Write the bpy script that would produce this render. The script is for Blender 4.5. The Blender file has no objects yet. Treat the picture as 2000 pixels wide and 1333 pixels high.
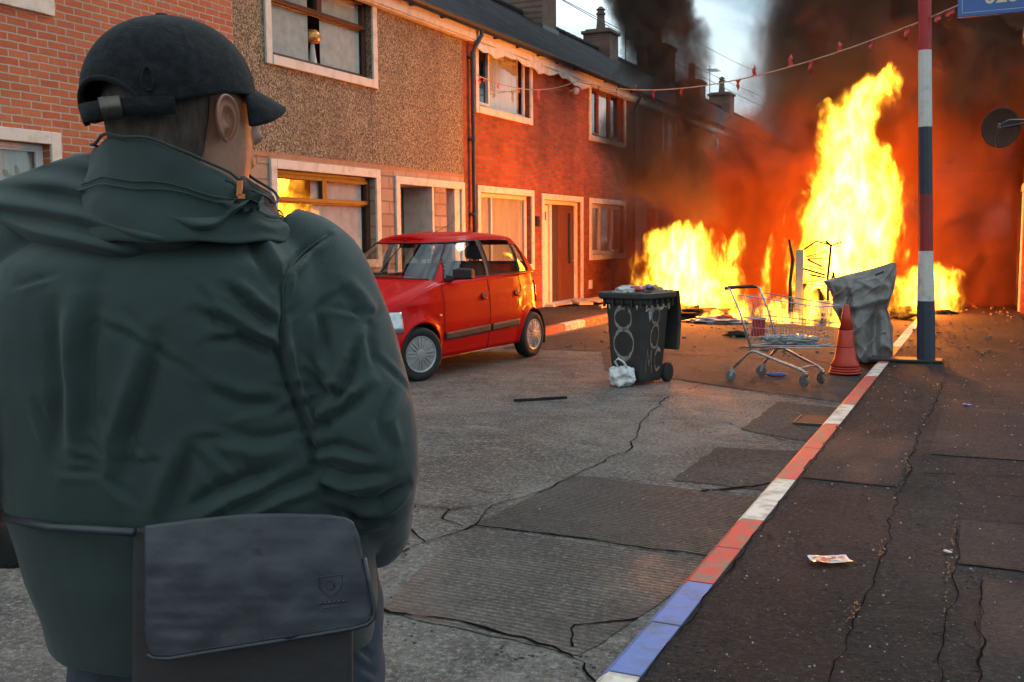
import bpy, bmesh, math, random
from mathutils import Vector, Matrix, Euler, noise as mnoise
import numpy as np
PI=math.pi; R=math.radians
rnd=random.Random(7)
sc=bpy.context.scene; C=sc.collection

# ---------------------------------------------------------------- camera
CH=1.50; PITCH=R(5.687); YAW=R(24.93); ROLL=R(-0.49); FPX=2000.0
cd=bpy.data.cameras.new('camera'); co=bpy.data.objects.new('camera',cd); C.objects.link(co)
_fw=Vector((-math.sin(YAW)*math.cos(PITCH),math.cos(YAW)*math.cos(PITCH),-math.sin(PITCH)))
_r0=Vector((math.cos(YAW),math.sin(YAW),0)); _u0=_r0.cross(_fw)
_r=_r0*math.cos(ROLL)+_u0*math.sin(ROLL); _u=_u0*math.cos(ROLL)-_r0*math.sin(ROLL)
m=Matrix((( _r.x,_u.x,-_fw.x,0),(_r.y,_u.y,-_fw.y,0),(_r.z,_u.z,-_fw.z,CH),(0,0,0,1)))
co.matrix_world=m
cd.sensor_width=36; cd.lens=36*FPX/2000; cd.clip_start=.05; cd.clip_end=2000
sc.camera=co
def dep(x,y,D):      # a point D metres in front of the camera plane
    return Vector((0,0,CH))+(_fw+_r*((x-1000)/FPX)-_u*((y-666.5)/FPX))*D

# ---------------------------------------------------------------- world, sun, exposure
w=bpy.data.worlds.new('World'); sc.world=w; w.use_nodes=True
nt=w.node_tree; nt.nodes.clear()
def N(nt,t,**k):
    n=nt.nodes.new(t)
    for a,b in k.items(): setattr(n,a,b)
    return n
out=N(nt,'ShaderNodeOutputWorld'); bg=N(nt,'ShaderNodeBackground')
sky=N(nt,'ShaderNodeTexSky',sky_type='NISHITA',sun_disc=False,sun_elevation=R(38),sun_rotation=R(200),air_density=1.2,dust_density=3.0)
tc=N(nt,'ShaderNodeTexCoord'); mp=N(nt,'ShaderNodeMapping'); mp.inputs['Scale'].default_value=(1,1,2.2)
nz=N(nt,'ShaderNodeTexNoise'); nz.inputs['Scale'].default_value=4.0; nz.inputs['Detail'].default_value=6; nz.inputs['Roughness'].default_value=.55; nz.inputs['Distortion'].default_value=.4
cr=N(nt,'ShaderNodeValToRGB'); cr.color_ramp.elements[0].position=.36; cr.color_ramp.elements[0].color=(3.3,4.6,5.4,1); cr.color_ramp.elements[1].position=.62; cr.color_ramp.elements[1].color=(8.4,9.9,10.3,1)
mx=N(nt,'ShaderNodeMix',data_type='RGBA'); mx.inputs['Factor'].default_value=.9
nt.links.new(tc.outputs['Generated'],mp.inputs['Vector']); nt.links.new(mp.outputs[0],nz.inputs['Vector'])
nt.links.new(nz.outputs['Fac'],cr.inputs[0]); nt.links.new(sky.outputs[0],mx.inputs['A']); nt.links.new(cr.outputs[0],mx.inputs['B'])
nt.links.new(mx.outputs['Result'],bg.inputs['Color']); nt.links.new(bg.outputs[0],out.inputs[0])
bg.inputs['Strength'].default_value=.125
sl=bpy.data.lights.new('sun','SUN'); sl.energy=.9; sl.angle=R(25); sl.color=(1,.97,.93)
so=bpy.data.objects.new('sun',sl); C.objects.link(so); so.rotation_euler=(R(48),0,R(160))
sc.view_settings.view_transform='Standard'; sc.view_settings.look='None'; sc.view_settings.gamma=1; sc.view_settings.exposure=.2
cy=sc.cycles
try:
    cy.use_denoising=True; cy.denoiser='OPENIMAGEDENOISE'
except Exception: pass
cy.max_bounces=6; cy.diffuse_bounces=3; cy.glossy_bounces=3; cy.transmission_bounces=5; cy.volume_bounces=0; cy.transparent_max_bounces=16
cy.sample_clamp_indirect=4; cy.sample_clamp_direct=0; cy.caustics_reflective=False; cy.caustics_refractive=False
cy.volume_max_steps=256; cy.use_adaptive_sampling=True; cy.adaptive_threshold=.035

# ---------------------------------------------------------------- helpers
class MB:
    def __init__(s): s.v=[]; s.f=[]; s.mi=[]; s.m=0
    def add(s,vs,fs):
        b=len(s.v); s.v+= [tuple(v) for v in vs]
        for f in fs: s.f.append(tuple(b+i for i in f)); s.mi.append(s.m)
        return s
    def quad(s,a,b,c,d): return s.add([a,b,c,d],[(0,1,2,3)])
    def box(s,x0,y0,z0,x1,y1,z1):
        v=[(x,y,z) for z in (z0,z1) for y in (y0,y1) for x in (x0,x1)]
        return s.add(v,[(0,2,3,1),(4,5,7,6),(0,1,5,4),(2,6,7,3),(0,4,6,2),(1,3,7,5)])
    def obox(s,c,ax,ay,az):   # oriented box, half vectors
        c=Vector(c); ax,ay,az=Vector(ax),Vector(ay),Vector(az)
        v=[c+ax*i+ay*j+az*k for k in(-1,1) for j in(-1,1) for i in(-1,1)]
        return s.add(v,[(0,2,3,1),(4,5,7,6),(0,1,5,4),(2,6,7,3),(0,4,6,2),(1,3,7,5)])
    def tube(s,pts,r,n=8,cap=True,closed=False):
        pts=[Vector(p) for p in pts]; L=len(pts); rr=r if isinstance(r,(list,tuple)) else [r]*L
        vs=[];fs=[]; up=None
        for i,p in enumerate(pts):
            if closed: t=(pts[(i+1)%L]-pts[i-1])
            else: t=(pts[min(i+1,L-1)]-pts[max(i-1,0)])
            t.normalize()
            if up is None:
                up=Vector((0,0,1)) if abs(t.z)<.9 else Vector((1,0,0))
            a=t.cross(up).normalized(); up=a.cross(t).normalized()
            for k in range(n):
                q=2*PI*k/n; vs.append(p+(a*math.cos(q)+up*math.sin(q))*rr[i])
        for i in range(L if closed else L-1):
            j=(i+1)%L
            for k in range(n): fs.append((i*n+k,i*n+(k+1)%n,j*n+(k+1)%n,j*n+k))
        if cap and not closed: fs.append(tuple(range(n))[::-1]); fs.append(tuple((L-1)*n+k for k in range(n)))
        return s.add(vs,fs)
    def lathe(s,prof,n=24,c=(0,0,0),axis='z'):   # prof: (r,h)
        vs=[]
        for r,h in prof:
            for k in range(n):
                q=2*PI*k/n; a,b=r*math.cos(q),r*math.sin(q)
                p={'z':(a,b,h),'x':(h,a,b),'y':(b,h,a)}[axis]; vs.append((c[0]+p[0],c[1]+p[1],c[2]+p[2]))
        fs=[(i*n+k,i*n+(k+1)%n,(i+1)*n+(k+1)%n,(i+1)*n+k) for i in range(len(prof)-1) for k in range(n)]
        if prof[0][0]>1e-6: fs.append(tuple(range(n))[::-1])
        if prof[-1][0]>1e-6: fs.append(tuple((len(prof)-1)*n+k for k in range(n)))
        return s.add(vs,fs)
    def loft(s,rings,close=True,cap=True):
        n=len(rings[0]); vs=[p for r in rings for p in r]; fs=[]
        for i in range(len(rings)-1):
            for k in range(n if close else n-1): fs.append((i*n+k,i*n+(k+1)%n,(i+1)*n+(k+1)%n,(i+1)*n+k))
        if cap: fs.append(tuple(range(n))[::-1]); fs.append(tuple((len(rings)-1)*n+k for k in range(n)))
        return s.add(vs,fs)
    def prism(s,poly,h0,h1,axis='z'):   # polygon (a,b) extruded
        f={'z':lambda a,b,h:(a,b,h),'x':lambda a,b,h:(h,a,b),'y':lambda a,b,h:(a,h,b)}[axis]
        return s.loft([[f(a,b,h0) for a,b in poly],[f(a,b,h1) for a,b in poly]])
    def build(s,name,mats,parent=None,smooth=False,bevel=0,sub=0,weld=False):
        me=bpy.data.meshes.new(name); me.from_pydata(s.v,[],s.f)
        if not isinstance(mats,(list,tuple)): mats=[mats]
        for mm in mats: me.materials.append(mm)
        for p,i in zip(me.polygons,s.mi): p.material_index=i; p.use_smooth=smooth
        bm=bmesh.new(); bm.from_mesh(me)
        if weld: bmesh.ops.remove_doubles(bm,verts=bm.verts,dist=1e-4)
        bmesh.ops.recalc_face_normals(bm,faces=bm.faces); bm.to_mesh(me); bm.free()
        o=bpy.data.objects.new(name,me); C.objects.link(o)
        if parent is not None: o.parent=parent
        if bevel:
            b=o.modifiers.new('b','BEVEL'); b.width=bevel; b.segments=2; b.limit_method='ANGLE'; b.angle_limit=R(40)
        if sub:
            b=o.modifiers.new('s','SUBSURF'); b.levels=sub; b.render_levels=sub
        return o
def tag(o,label=None,cat=None,group=None,kind=None):
    if label: o['label']=label
    if cat: o['category']=cat
    if group: o['group']=group
    if kind: o['kind']=kind
    return o
def thing(name,label,cat,loc=(0,0,0),rz=0,group=None,scale=None):
    o=bpy.data.objects.new(name,None); C.objects.link(o); o.location=loc; o.rotation_euler=(0,0,rz)
    o.empty_display_size=.2
    if scale: o.scale=(scale,)*3
    return tag(o,label,cat,group)
def struct(o): o['kind']='structure'; return o
def copy_tree(o,parent=None):
    c=o.copy(); C.objects.link(c); c.parent=parent
    for ch in o.children: copy_tree(ch,c)
    return c

# ---------------------------------------------------------------- materials
def mat(name,col,rough=.7,metal=0,bump=None,var=None,coat=0,spec=.5,emit=None,scale=8,stretch=(1,1,1),sheen=0):
    """principled with optional colour variation var=(col2,scale,lo,hi) and bump=(strength,scale,dist)"""
    m=bpy.data.materials.new(name); m.use_nodes=True; nt=m.node_tree; b=nt.nodes['Principled BSDF']
    b.inputs['Base Color'].default_value=(*col,1); b.inputs['Roughness'].default_value=rough; b.inputs['Metallic'].default_value=metal
    b.inputs['Coat Weight'].default_value=coat; b.inputs['Specular IOR Level'].default_value=spec
    b.inputs['Sheen Weight'].default_value=sheen
    tc=N(nt,'ShaderNodeTexCoord'); mp=N(nt,'ShaderNodeMapping'); mp.inputs['Scale'].default_value=stretch
    nt.links.new(tc.outputs['Object'],mp.inputs[0])
    if var is None: var=(tuple(c*.75 for c in col),scale,.35,.7)
    z=N(nt,'ShaderNodeTexNoise'); z.inputs['Scale'].default_value=var[1]; z.inputs['Detail'].default_value=5; z.inputs['Roughness'].default_value=.6
    nt.links.new(mp.outputs[0],z.inputs['Vector'])
    mr=N(nt,'ShaderNodeMapRange'); mr.inputs[1].default_value=var[2]; mr.inputs[2].default_value=var[3]
    nt.links.new(z.outputs['Fac'],mr.inputs[0])
    x=N(nt,'ShaderNodeMix',data_type='RGBA'); x.inputs['A'].default_value=(*col,1); x.inputs['B'].default_value=(*var[0],1)
    nt.links.new(mr.outputs[0],x.inputs['Factor']); nt.links.new(x.outputs['Result'],b.inputs['Base Color'])
    if bump:
        z2=N(nt,'ShaderNodeTexNoise'); z2.inputs['Scale'].default_value=bump[1]; z2.inputs['Detail'].default_value=4
        nt.links.new(mp.outputs[0],z2.inputs['Vector'])
        bp=N(nt,'ShaderNodeBump'); bp.inputs['Strength'].default_value=bump[0]; bp.inputs['Distance'].default_value=bump[2] if len(bump)>2 else .01
        nt.links.new(z2.outputs['Fac'],bp.inputs['Height']); nt.links.new(bp.outputs[0],b.inputs['Normal'])
    if emit: b.inputs['Emission Color'].default_value=(*emit[0],1); b.inputs['Emission Strength'].default_value=emit[1]
    return m
def brick_mat(name,c1,c2,mortar,bw=.225,bh=.075,ms=.01,bumpd=.008,axes='yz',rough=.85,dirt=(.03,.012,.008),dirtamt=.5,offset=.5,squash=1):
    m=bpy.data.materials.new(name); m.use_nodes=True; nt=m.node_tree; b=nt.nodes['Principled BSDF']; b.inputs['Roughness'].default_value=rough
    b.inputs['Specular IOR Level'].default_value=.3
    tc=N(nt,'ShaderNodeTexCoord'); sp=N(nt,'ShaderNodeSeparateXYZ'); cb=N(nt,'ShaderNodeCombineXYZ')
    nt.links.new(tc.outputs['Object'],sp.inputs[0])
    nt.links.new(sp.outputs[{'x':0,'y':1,'z':2}[axes[0]]],cb.inputs[0]); nt.links.new(sp.outputs[{'x':0,'y':1,'z':2}[axes[1]]],cb.inputs[1])
    nw=N(nt,'ShaderNodeTexNoise'); nw.inputs['Scale'].default_value=7; nt.links.new(cb.outputs[0],nw.inputs[0])
    ad=N(nt,'ShaderNodeVectorMath',operation='MULTIPLY_ADD'); ad.inputs[1].default_value=(.012,.012,0); nt.links.new(nw.outputs['Color'],ad.inputs[0]); nt.links.new(cb.outputs[0],ad.inputs[2])
    br=N(nt,'ShaderNodeTexBrick',offset=offset,squash=squash); br.inputs['Color1'].default_value=(*c1,1); br.inputs['Color2'].default_value=(*c2,1); br.inputs['Mortar'].default_value=(*mortar,1)
    br.inputs['Scale'].default_value=1; br.inputs['Mortar Size'].default_value=ms; br.inputs['Mortar Smooth'].default_value=.3; br.inputs['Brick Width'].default_value=bw; br.inputs['Row Height'].default_value=bh; br.inputs['Bias'].default_value=0
    nt.links.new(ad.outputs[0],br.inputs['Vector'])
    z=N(nt,'ShaderNodeTexNoise'); z.inputs['Scale'].default_value=1.3; z.inputs['Detail'].default_value=7; z.inputs['Roughness'].default_value=.65; nt.links.new(tc.outputs['Object'],z.inputs[0])
    mr=N(nt,'ShaderNodeMapRange'); mr.inputs[1].default_value=.45; mr.inputs[2].default_value=.72; mr.inputs[4].default_value=dirtamt; nt.links.new(z.outputs['Fac'],mr.inputs[0])
    x=N(nt,'ShaderNodeMix',data_type='RGBA'); x.inputs['B'].default_value=(*dirt,1); nt.links.new(mr.outputs[0],x.inputs['Factor']); nt.links.new(br.outputs['Color'],x.inputs['A'])
    z3=N(nt,'ShaderNodeTexNoise'); z3.inputs['Scale'].default_value=45; z3.inputs['Detail'].default_value=3; nt.links.new(tc.outputs['Object'],z3.inputs[0])
    x2=N(nt,'ShaderNodeMix',data_type='RGBA',blend_type='MULTIPLY'); x2.inputs['Factor'].default_value=.5; nt.links.new(x.outputs['Result'],x2.inputs['A']); nt.links.new(z3.outputs['Color'],x2.inputs['B'])
    hs=N(nt,'ShaderNodeHueSaturation'); hs.inputs['Value'].default_value=1.35; hs.inputs['Saturation'].default_value=1.0; nt.links.new(x2.outputs['Result'],hs.inputs['Color'])
    nt.links.new(hs.outputs[0],b.inputs['Base Color'])
    mu=N(nt,'ShaderNodeMath',operation='MULTIPLY_ADD'); mu.inputs[1].default_value=-1; nt.links.new(br.outputs['Fac'],mu.inputs[0])
    m3=N(nt,'ShaderNodeMath',operation='MULTIPLY'); m3.inputs[1].default_value=.5; nt.links.new(z3.outputs['Fac'],m3.inputs[0]); nt.links.new(m3.outputs[0],mu.inputs[2])
    bp=N(nt,'ShaderNodeBump'); bp.inputs['Distance'].default_value=bumpd; bp.inputs['Strength'].default_value=.9; nt.links.new(mu.outputs[0],bp.inputs['Height']); nt.links.new(bp.outputs[0],b.inputs['Normal'])
    return m
def glass_mat(name,tint=(1,1,1),rough=.01,refl=1.0):
    m=bpy.data.materials.new(name); m.use_nodes=True; nt=m.node_tree; nt.nodes.clear()
    o=N(nt,'ShaderNodeOutputMaterial'); t=N(nt,'ShaderNodeBsdfTransparent'); t.inputs[0].default_value=(*tint,1)
    g=N(nt,'ShaderNodeBsdfGlossy'); g.inputs['Roughness'].default_value=rough; g.inputs['Color'].default_value=(refl,refl,refl,1)
    ge=N(nt,'ShaderNodeNewGeometry'); dt=N(nt,'ShaderNodeVectorMath',operation='DOT_PRODUCT'); nt.links.new(ge.outputs['Normal'],dt.inputs[0]); nt.links.new(ge.outputs['Incoming'],dt.inputs[1])
    ab=N(nt,'ShaderNodeMath',operation='ABSOLUTE'); nt.links.new(dt.outputs['Value'],ab.inputs[0]); om=N(nt,'ShaderNodeMath',operation='SUBTRACT',use_clamp=True); om.inputs[0].default_value=1; nt.links.new(ab.outputs[0],om.inputs[1])
    pw=N(nt,'ShaderNodeMath',operation='POWER'); pw.inputs[1].default_value=4; nt.links.new(om.outputs[0],pw.inputs[0]); f=N(nt,'ShaderNodeMath',operation='MULTIPLY_ADD'); f.inputs[1].default_value=.9; f.inputs[2].default_value=.09; nt.links.new(pw.outputs[0],f.inputs[0])
    tc=N(nt,'ShaderNodeTexCoord'); z=N(nt,'ShaderNodeTexNoise'); z.inputs['Scale'].default_value=1.6; z.inputs['Detail'].default_value=1; nt.links.new(tc.outputs['Object'],z.inputs[0])
    bp=N(nt,'ShaderNodeBump'); bp.inputs['Distance'].default_value=.02; bp.inputs['Strength'].default_value=.25; nt.links.new(z.outputs['Fac'],bp.inputs['Height']); nt.links.new(bp.outputs[0],g.inputs['Normal'])
    x=N(nt,'ShaderNodeMixShader'); nt.links.new(f.outputs[0],x.inputs[0]); nt.links.new(t.outputs[0],x.inputs[1]); nt.links.new(g.outputs[0],x.inputs[2]); nt.links.new(x.outputs[0],o.inputs[0])
    return m
M={}
M['brick']=brick_mat('house_brick',(.40,.085,.028),(.27,.048,.018),(.19,.12,.07),dirtamt=.5)
M['brickA']=brick_mat('light_brick',(.50,.155,.065),(.42,.11,.05),(.42,.36,.29),dirtamt=.15,ms=.009)
M['chimbrick']=brick_mat('chimney_brick',(.16,.08,.06),(.11,.06,.05),(.14,.12,.10),dirtamt=.6)
M['slate']=brick_mat('roof_tiles',(.035,.04,.05),(.05,.055,.062),(.012,.012,.014),bw=.3,bh=.12,ms=.008,rough=.95,dirtamt=.5,bumpd=.03,axes='yx'); M['slate'].node_tree.nodes['Principled BSDF'].inputs['Specular IOR Level'].default_value=.05
M['stone']=brick_mat('stone_cladding',(.46,.33,.24),(.36,.24,.17),(.24,.19,.15),bw=.36,bh=.19,ms=.012,bumpd=.02,dirt=(.35,.16,.10),dirtamt=.5,offset=.37,squash=1)
def pebble():
    m=bpy.data.materials.new('pebbledash'); m.use_nodes=True; nt=m.node_tree; b=nt.nodes['Principled BSDF']; b.inputs['Roughness'].default_value=.95; b.inputs['Specular IOR Level'].default_value=.2
    tc=N(nt,'ShaderNodeTexCoord')
    v=N(nt,'ShaderNodeTexVoronoi'); v.inputs['Scale'].default_value=55; nt.links.new(tc.outputs['Object'],v.inputs['Vector'])
    r=N(nt,'ShaderNodeValToRGB'); e=r.color_ramp.elements; e[0].position=.0; e[0].color=(.10,.065,.038,1); e[1].position=1; e[1].color=(.48,.38,.26,1)
    q=e.new(.5); q.color=(.26,.19,.12,1)
    sp=N(nt,'ShaderNodeSeparateColor'); nt.links.new(v.outputs['Color'],sp.inputs[0]); nt.links.new(sp.outputs[0],r.inputs[0])
    z=N(nt,'ShaderNodeTexNoise'); z.inputs['Scale'].default_value=1.1; z.inputs['Detail'].default_value=8; z.inputs['Roughness'].default_value=.7
    mp=N(nt,'ShaderNodeMapping'); mp.inputs['Scale'].default_value=(1,1.4,.5); nt.links.new(tc.outputs['Object'],mp.inputs[0]); nt.links.new(mp.outputs[0],z.inputs[0])
    mr=N(nt,'ShaderNodeMapRange'); mr.inputs[1].default_value=.48; mr.inputs[2].default_value=.75; mr.inputs[4].default_value=.75; nt.links.new(z.outputs['Fac'],mr.inputs[0])
    x=N(nt,'ShaderNodeMix',data_type='RGBA'); x.inputs['B'].default_value=(.15,.10,.065,1); nt.links.new(mr.outputs[0],x.inputs['Factor']); nt.links.new(r.outputs[0],x.inputs['A'])
    nt.links.new(x.outputs['Result'],b.inputs['Base Color'])
    bp=N(nt,'ShaderNodeBump'); bp.inputs['Distance'].default_value=.012; nt.links.new(v.outputs['Distance'],bp.inputs['Height']); bp.invert=True; nt.links.new(bp.outputs[0],b.inputs['Normal'])
    return m
M['pebble']=pebble()
M['cream']=mat('cream_paint',(.66,.60,.52),.6,var=((.40,.34,.28),6,.5,.8),bump=(.3,40,.003))
M['white']=mat('white_upvc',(.72,.70,.66),.4,var=((.55,.52,.47),5,.5,.8))
M['brown']=mat('brown_upvc',(.10,.032,.014),.4,var=((.07,.022,.01),12,.4,.7))
M['darkdoor']=mat('dark_varnished_wood',(.06,.022,.012),.35,stretch=(8,8,1),scale=6)
M['pinkframe']=mat('red_brown_frame',(.30,.08,.06),.45)
M['glass']=glass_mat('window_glass',(.92,.94,.93))
M['blind']=mat('vertical_blind',(.74,.73,.68),.8)
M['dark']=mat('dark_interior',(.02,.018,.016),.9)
M['curtain']=mat('net_curtain',(.55,.50,.44),.9,bump=(.6,30,.02),stretch=(1,4,.2))
M['pipe']=mat('grey_pipe',(.055,.065,.075),.5)
M['black']=mat('black_plastic',(.018,.018,.02),.5,bump=(.15,90,.002))
M['metal']=mat('galvanised',(.45,.46,.47),.38,metal=.85,scale=20)
# ---------------------------------------------------------------- ground
def ground_mat(name,c1,c2,c3,wet=.0,ribs=None,speck=.5,bump=.012,wetscale=.35,patch=True,basew=.8,spec=.5):
    m=bpy.data.materials.new(name); m.use_nodes=True; nt=m.node_tree; b=nt.nodes['Principled BSDF']
    tc=N(nt,'ShaderNodeTexCoord'); O=tc.outputs['Object']
    def noise(s,d=6,r=.6,st=None,dist=0):
        z=N(nt,'ShaderNodeTexNoise'); z.inputs['Scale'].default_value=s; z.inputs['Detail'].default_value=d; z.inputs['Roughness'].default_value=r; z.inputs['Distortion'].default_value=dist
        if st:
            mp=N(nt,'ShaderNodeMapping'); mp.inputs['Scale'].default_value=st; nt.links.new(O,mp.inputs[0]); nt.links.new(mp.outputs[0],z.inputs[0])
        else: nt.links.new(O,z.inputs[0])
        return z.outputs['Fac']
    def mr(src,a,b_,c=0,d=1):
        q=N(nt,'ShaderNodeMapRange'); q.inputs[1].default_value=a; q.inputs[2].default_value=b_; q.inputs[3].default_value=c; q.inputs[4].default_value=d; nt.links.new(src,q.inputs[0]); return q.outputs[0]
    def mix(f,A,B):
        x=N(nt,'ShaderNodeMix',data_type='RGBA')
        nt.links.new(f,x.inputs['Factor'])
        for nme,v in (('A',A),('B',B)):
            if isinstance(v,tuple): x.inputs[nme].default_value=(*v,1)
            else: nt.links.new(v,x.inputs[nme])
        return x.outputs['Result']
    big=noise(.55,8,.62,dist=.6); mid=noise(3.2,8,.68); fine=noise(38,5,.75); vfine=noise(130,3,.7)
    c=mix(mr(mid,.38,.62),c1,c2); c=mix(mr(big,.44,.62,0,.9),c,c3); c=mix(mr(noise(1.7,9,.72,dist=1.2),.54,.60,0,.5),c,tuple(x*.55 for x in c3)); c=mix(mr(noise(2.3,6,.6,(1,2.5,1)),.56,.7,0,.45),c,tuple(min(1,x*1.5) for x in c1))
    c=mix(mr(fine,.52,.66,0,speck*.8),c,tuple(min(1,x*2.4) for x in c1)); c=mix(mr(fine,.48,.34,0,speck),c,tuple(x*.3 for x in c3))
    vo=N(nt,'ShaderNodeTexVoronoi'); vo.inputs['Scale'].default_value=60; nt.links.new(O,vo.inputs['Vector'])
    c=mix(mr(vo.outputs['Distance'],.2,.1,0,.6),c,tuple(min(1,x*3.2) for x in c1))
    nt.links.new(c,b.inputs['Base Color'])
    wn=noise(wetscale,5,.6,(1.6,.8,1),.5)
    nt.links.new(mr(wn,.5,.62,basew,basew-wet),b.inputs['Roughness'])
    b.inputs['Specular IOR Level'].default_value=spec
    ad=N(nt,'ShaderNodeMath',operation='ADD'); nt.links.new(fine,ad.inputs[0]); nt.links.new(vfine,ad.inputs[1])
    h=ad.outputs[0]
    a2=N(nt,'ShaderNodeMath',operation='MULTIPLY_ADD'); a2.inputs[1].default_value=1.5; nt.links.new(mid,a2.inputs[0]); nt.links.new(h,a2.inputs[2]); h=a2.outputs[0]
    if ribs:
        wv=N(nt,'ShaderNodeTexWave',wave_type='BANDS',bands_direction=ribs[0]); wv.inputs['Scale'].default_value=ribs[1]; wv.inputs['Distortion'].default_value=1.5; wv.inputs['Detail'].default_value=3; wv.inputs['Detail Scale'].default_value=2
        nt.links.new(O,wv.inputs['Vector'])
        rm=N(nt,'ShaderNodeMath',operation='MULTIPLY'); nt.links.new(wv.outputs['Fac'],rm.inputs[0]); nt.links.new(mr(big,.36,.5,.15,1),rm.inputs[1])
        a3=N(nt,'ShaderNodeMath',operation='MULTIPLY_ADD'); a3.inputs[1].default_value=ribs[2]; nt.links.new(rm.outputs[0],a3.inputs[0]); nt.links.new(h,a3.inputs[2]); h=a3.outputs[0]
        c2_=mix(mr(rm.outputs[0],.55,.1,0,.55),c,tuple(x*.35 for x in c3)); nt.links.new(c2_,b.inputs['Base Color'])
    bp=N(nt,'ShaderNodeBump'); bp.inputs['Distance'].default_value=bump; bp.inputs['Strength'].default_value=.8; nt.links.new(h,bp.inputs['Height']); nt.links.new(bp.outputs[0],b.inputs['Normal'])
    return m
M['concrete']=ground_mat('road_concrete',(.165,.155,.14),(.10,.093,.083),(.055,.05,.045),wet=.22,basew=.9,speck=.7,bump=.02)
M['slabrib']=ground_mat('ribbed_concrete',(.095,.086,.077),(.068,.061,.054),(.042,.038,.034),wet=.6,ribs=('Y',11,4.0),speck=.6,basew=.85)
M['slabrib2']=ground_mat('worn_ribbed_concrete',(.115,.105,.092),(.075,.068,.060),(.045,.041,.037),wet=.6,ribs=('Y',9,1.1),speck=.7,basew=.85)
M['patchdark']=ground_mat('tar_patch',(.06,.055,.05),(.045,.04,.037),(.03,.027,.025),wet=.06,basew=.93,speck=.8,spec=.3)
M['asphalt']=ground_mat('pavement_asphalt',(.026,.023,.023),(.016,.014,.014),(.009,.008,.008),wet=.2,speck=.9,bump=.055,basew=.85,spec=.3)
M['asphalt2']=ground_mat('pavement_patch',(.034,.031,.031),(.024,.022,.022),(.016,.014,.014),wet=.2,speck=.8,bump=.035,basew=.85,spec=.3)
M['crack']=mat('crack_dirt',(.005,.0045,.004),1,spec=.05)
M['earth']=mat('ground_earth',(.07,.065,.055),.95,scale=1)
def sheet(name,poly,z,m,label=None):
    b=MB(); b.add([(x,y,z) for x,y in poly],[tuple(range(len(poly)))]); return struct(b.build(name,m))
sheet('ground',[(-400,-300),(400,-300),(400,600),(-400,600)],-.05,M['earth'])
b=MB(); xs=np.linspace(-6.3,-1.085,52); ys=np.concatenate([np.linspace(-6,14,160),np.linspace(14.3,75,60)])
vs=[];fs=[]
for y in ys:
    for x in xs:
        t=(x+3.75)/2.55
        vs.append((x,y,.012-.012*t*t*2+.008*mnoise.noise((x*.7,y*.7,0))-.004))
nx=len(xs)
for j in range(len(ys)-1):
    for i in range(nx-1): fs.append((j*nx+i,j*nx+i+1,(j+1)*nx+i+1,(j+1)*nx+i))
b.add(vs,fs); struct(b.build('road',M['concrete'],smooth=True))
def roadz(x,y):
    t=(x+3.75)/2.55; return .012-.012*t*t*2+.008*mnoise.noise((x*.7,y*.7,0))-.004
def grid_patch(name,poly,m,dz=.004,n=22):      # a thin sheet that follows the road
    (x0,y0),(x1,y1),(x2,y2),(x3,y3)=poly; b=MB(); vs=[];fs=[]
    for j in range(n+1):
        v=j/n
        for i in range(n+1):
            u=i/n; x=(x0*(1-u)+x1*u)*(1-v)+(x3*(1-u)+x2*u)*v; y=(y0*(1-u)+y1*u)*(1-v)+(y3*(1-u)+y2*u)*v
            ed=min(u,v,1-u,1-v)
            if ed==0: x+=.02*mnoise.noise((x*9,y*9,3)); y+=.02*mnoise.noise((x*9,y*9,7))
            vs.append((x,y,roadz(x,y)+dz))
    for j in range(n):
        for i in range(n): fs.append((j*(n+1)+i,j*(n+1)+i+1,(j+1)*(n+1)+i+1,(j+1)*(n+1)+i))
    b.add(vs,fs); return struct(b.build(name,m,smooth=True))
grid_patch('road_patch',[(-2.40,4.68),(-1.09,4.71),(-1.09,5.90),(-2.36,5.95)],M['slabrib'])
grid_patch('road_patch',[(-2.2,3.42),(-1.30,3.36),(-1.09,4.66),(-2.42,4.62)],M['slabrib2'])
grid_patch('road_patch',[(-1.75,6.1),(-1.09,6.1),(-1.09,7.35),(-1.72,7.2)],M['patchdark'])
grid_patch('road_patch',[(-1.72,7.95),(-1.09,7.65),(-1.09,9.3),(-1.70,9.45)],M['patchdark'])
grid_patch('road_patch',[(-3.9,10.9),(-1.09,9.6),(-1.09,12.6),(-4.6,12.7)],M['patchdark'])
grid_patch('road_patch',[(-6.1,12.75),(-1.09,12.65),(-1.09,22.5),(-6.2,22.5)],M['patchdark'],n=40)
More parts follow.
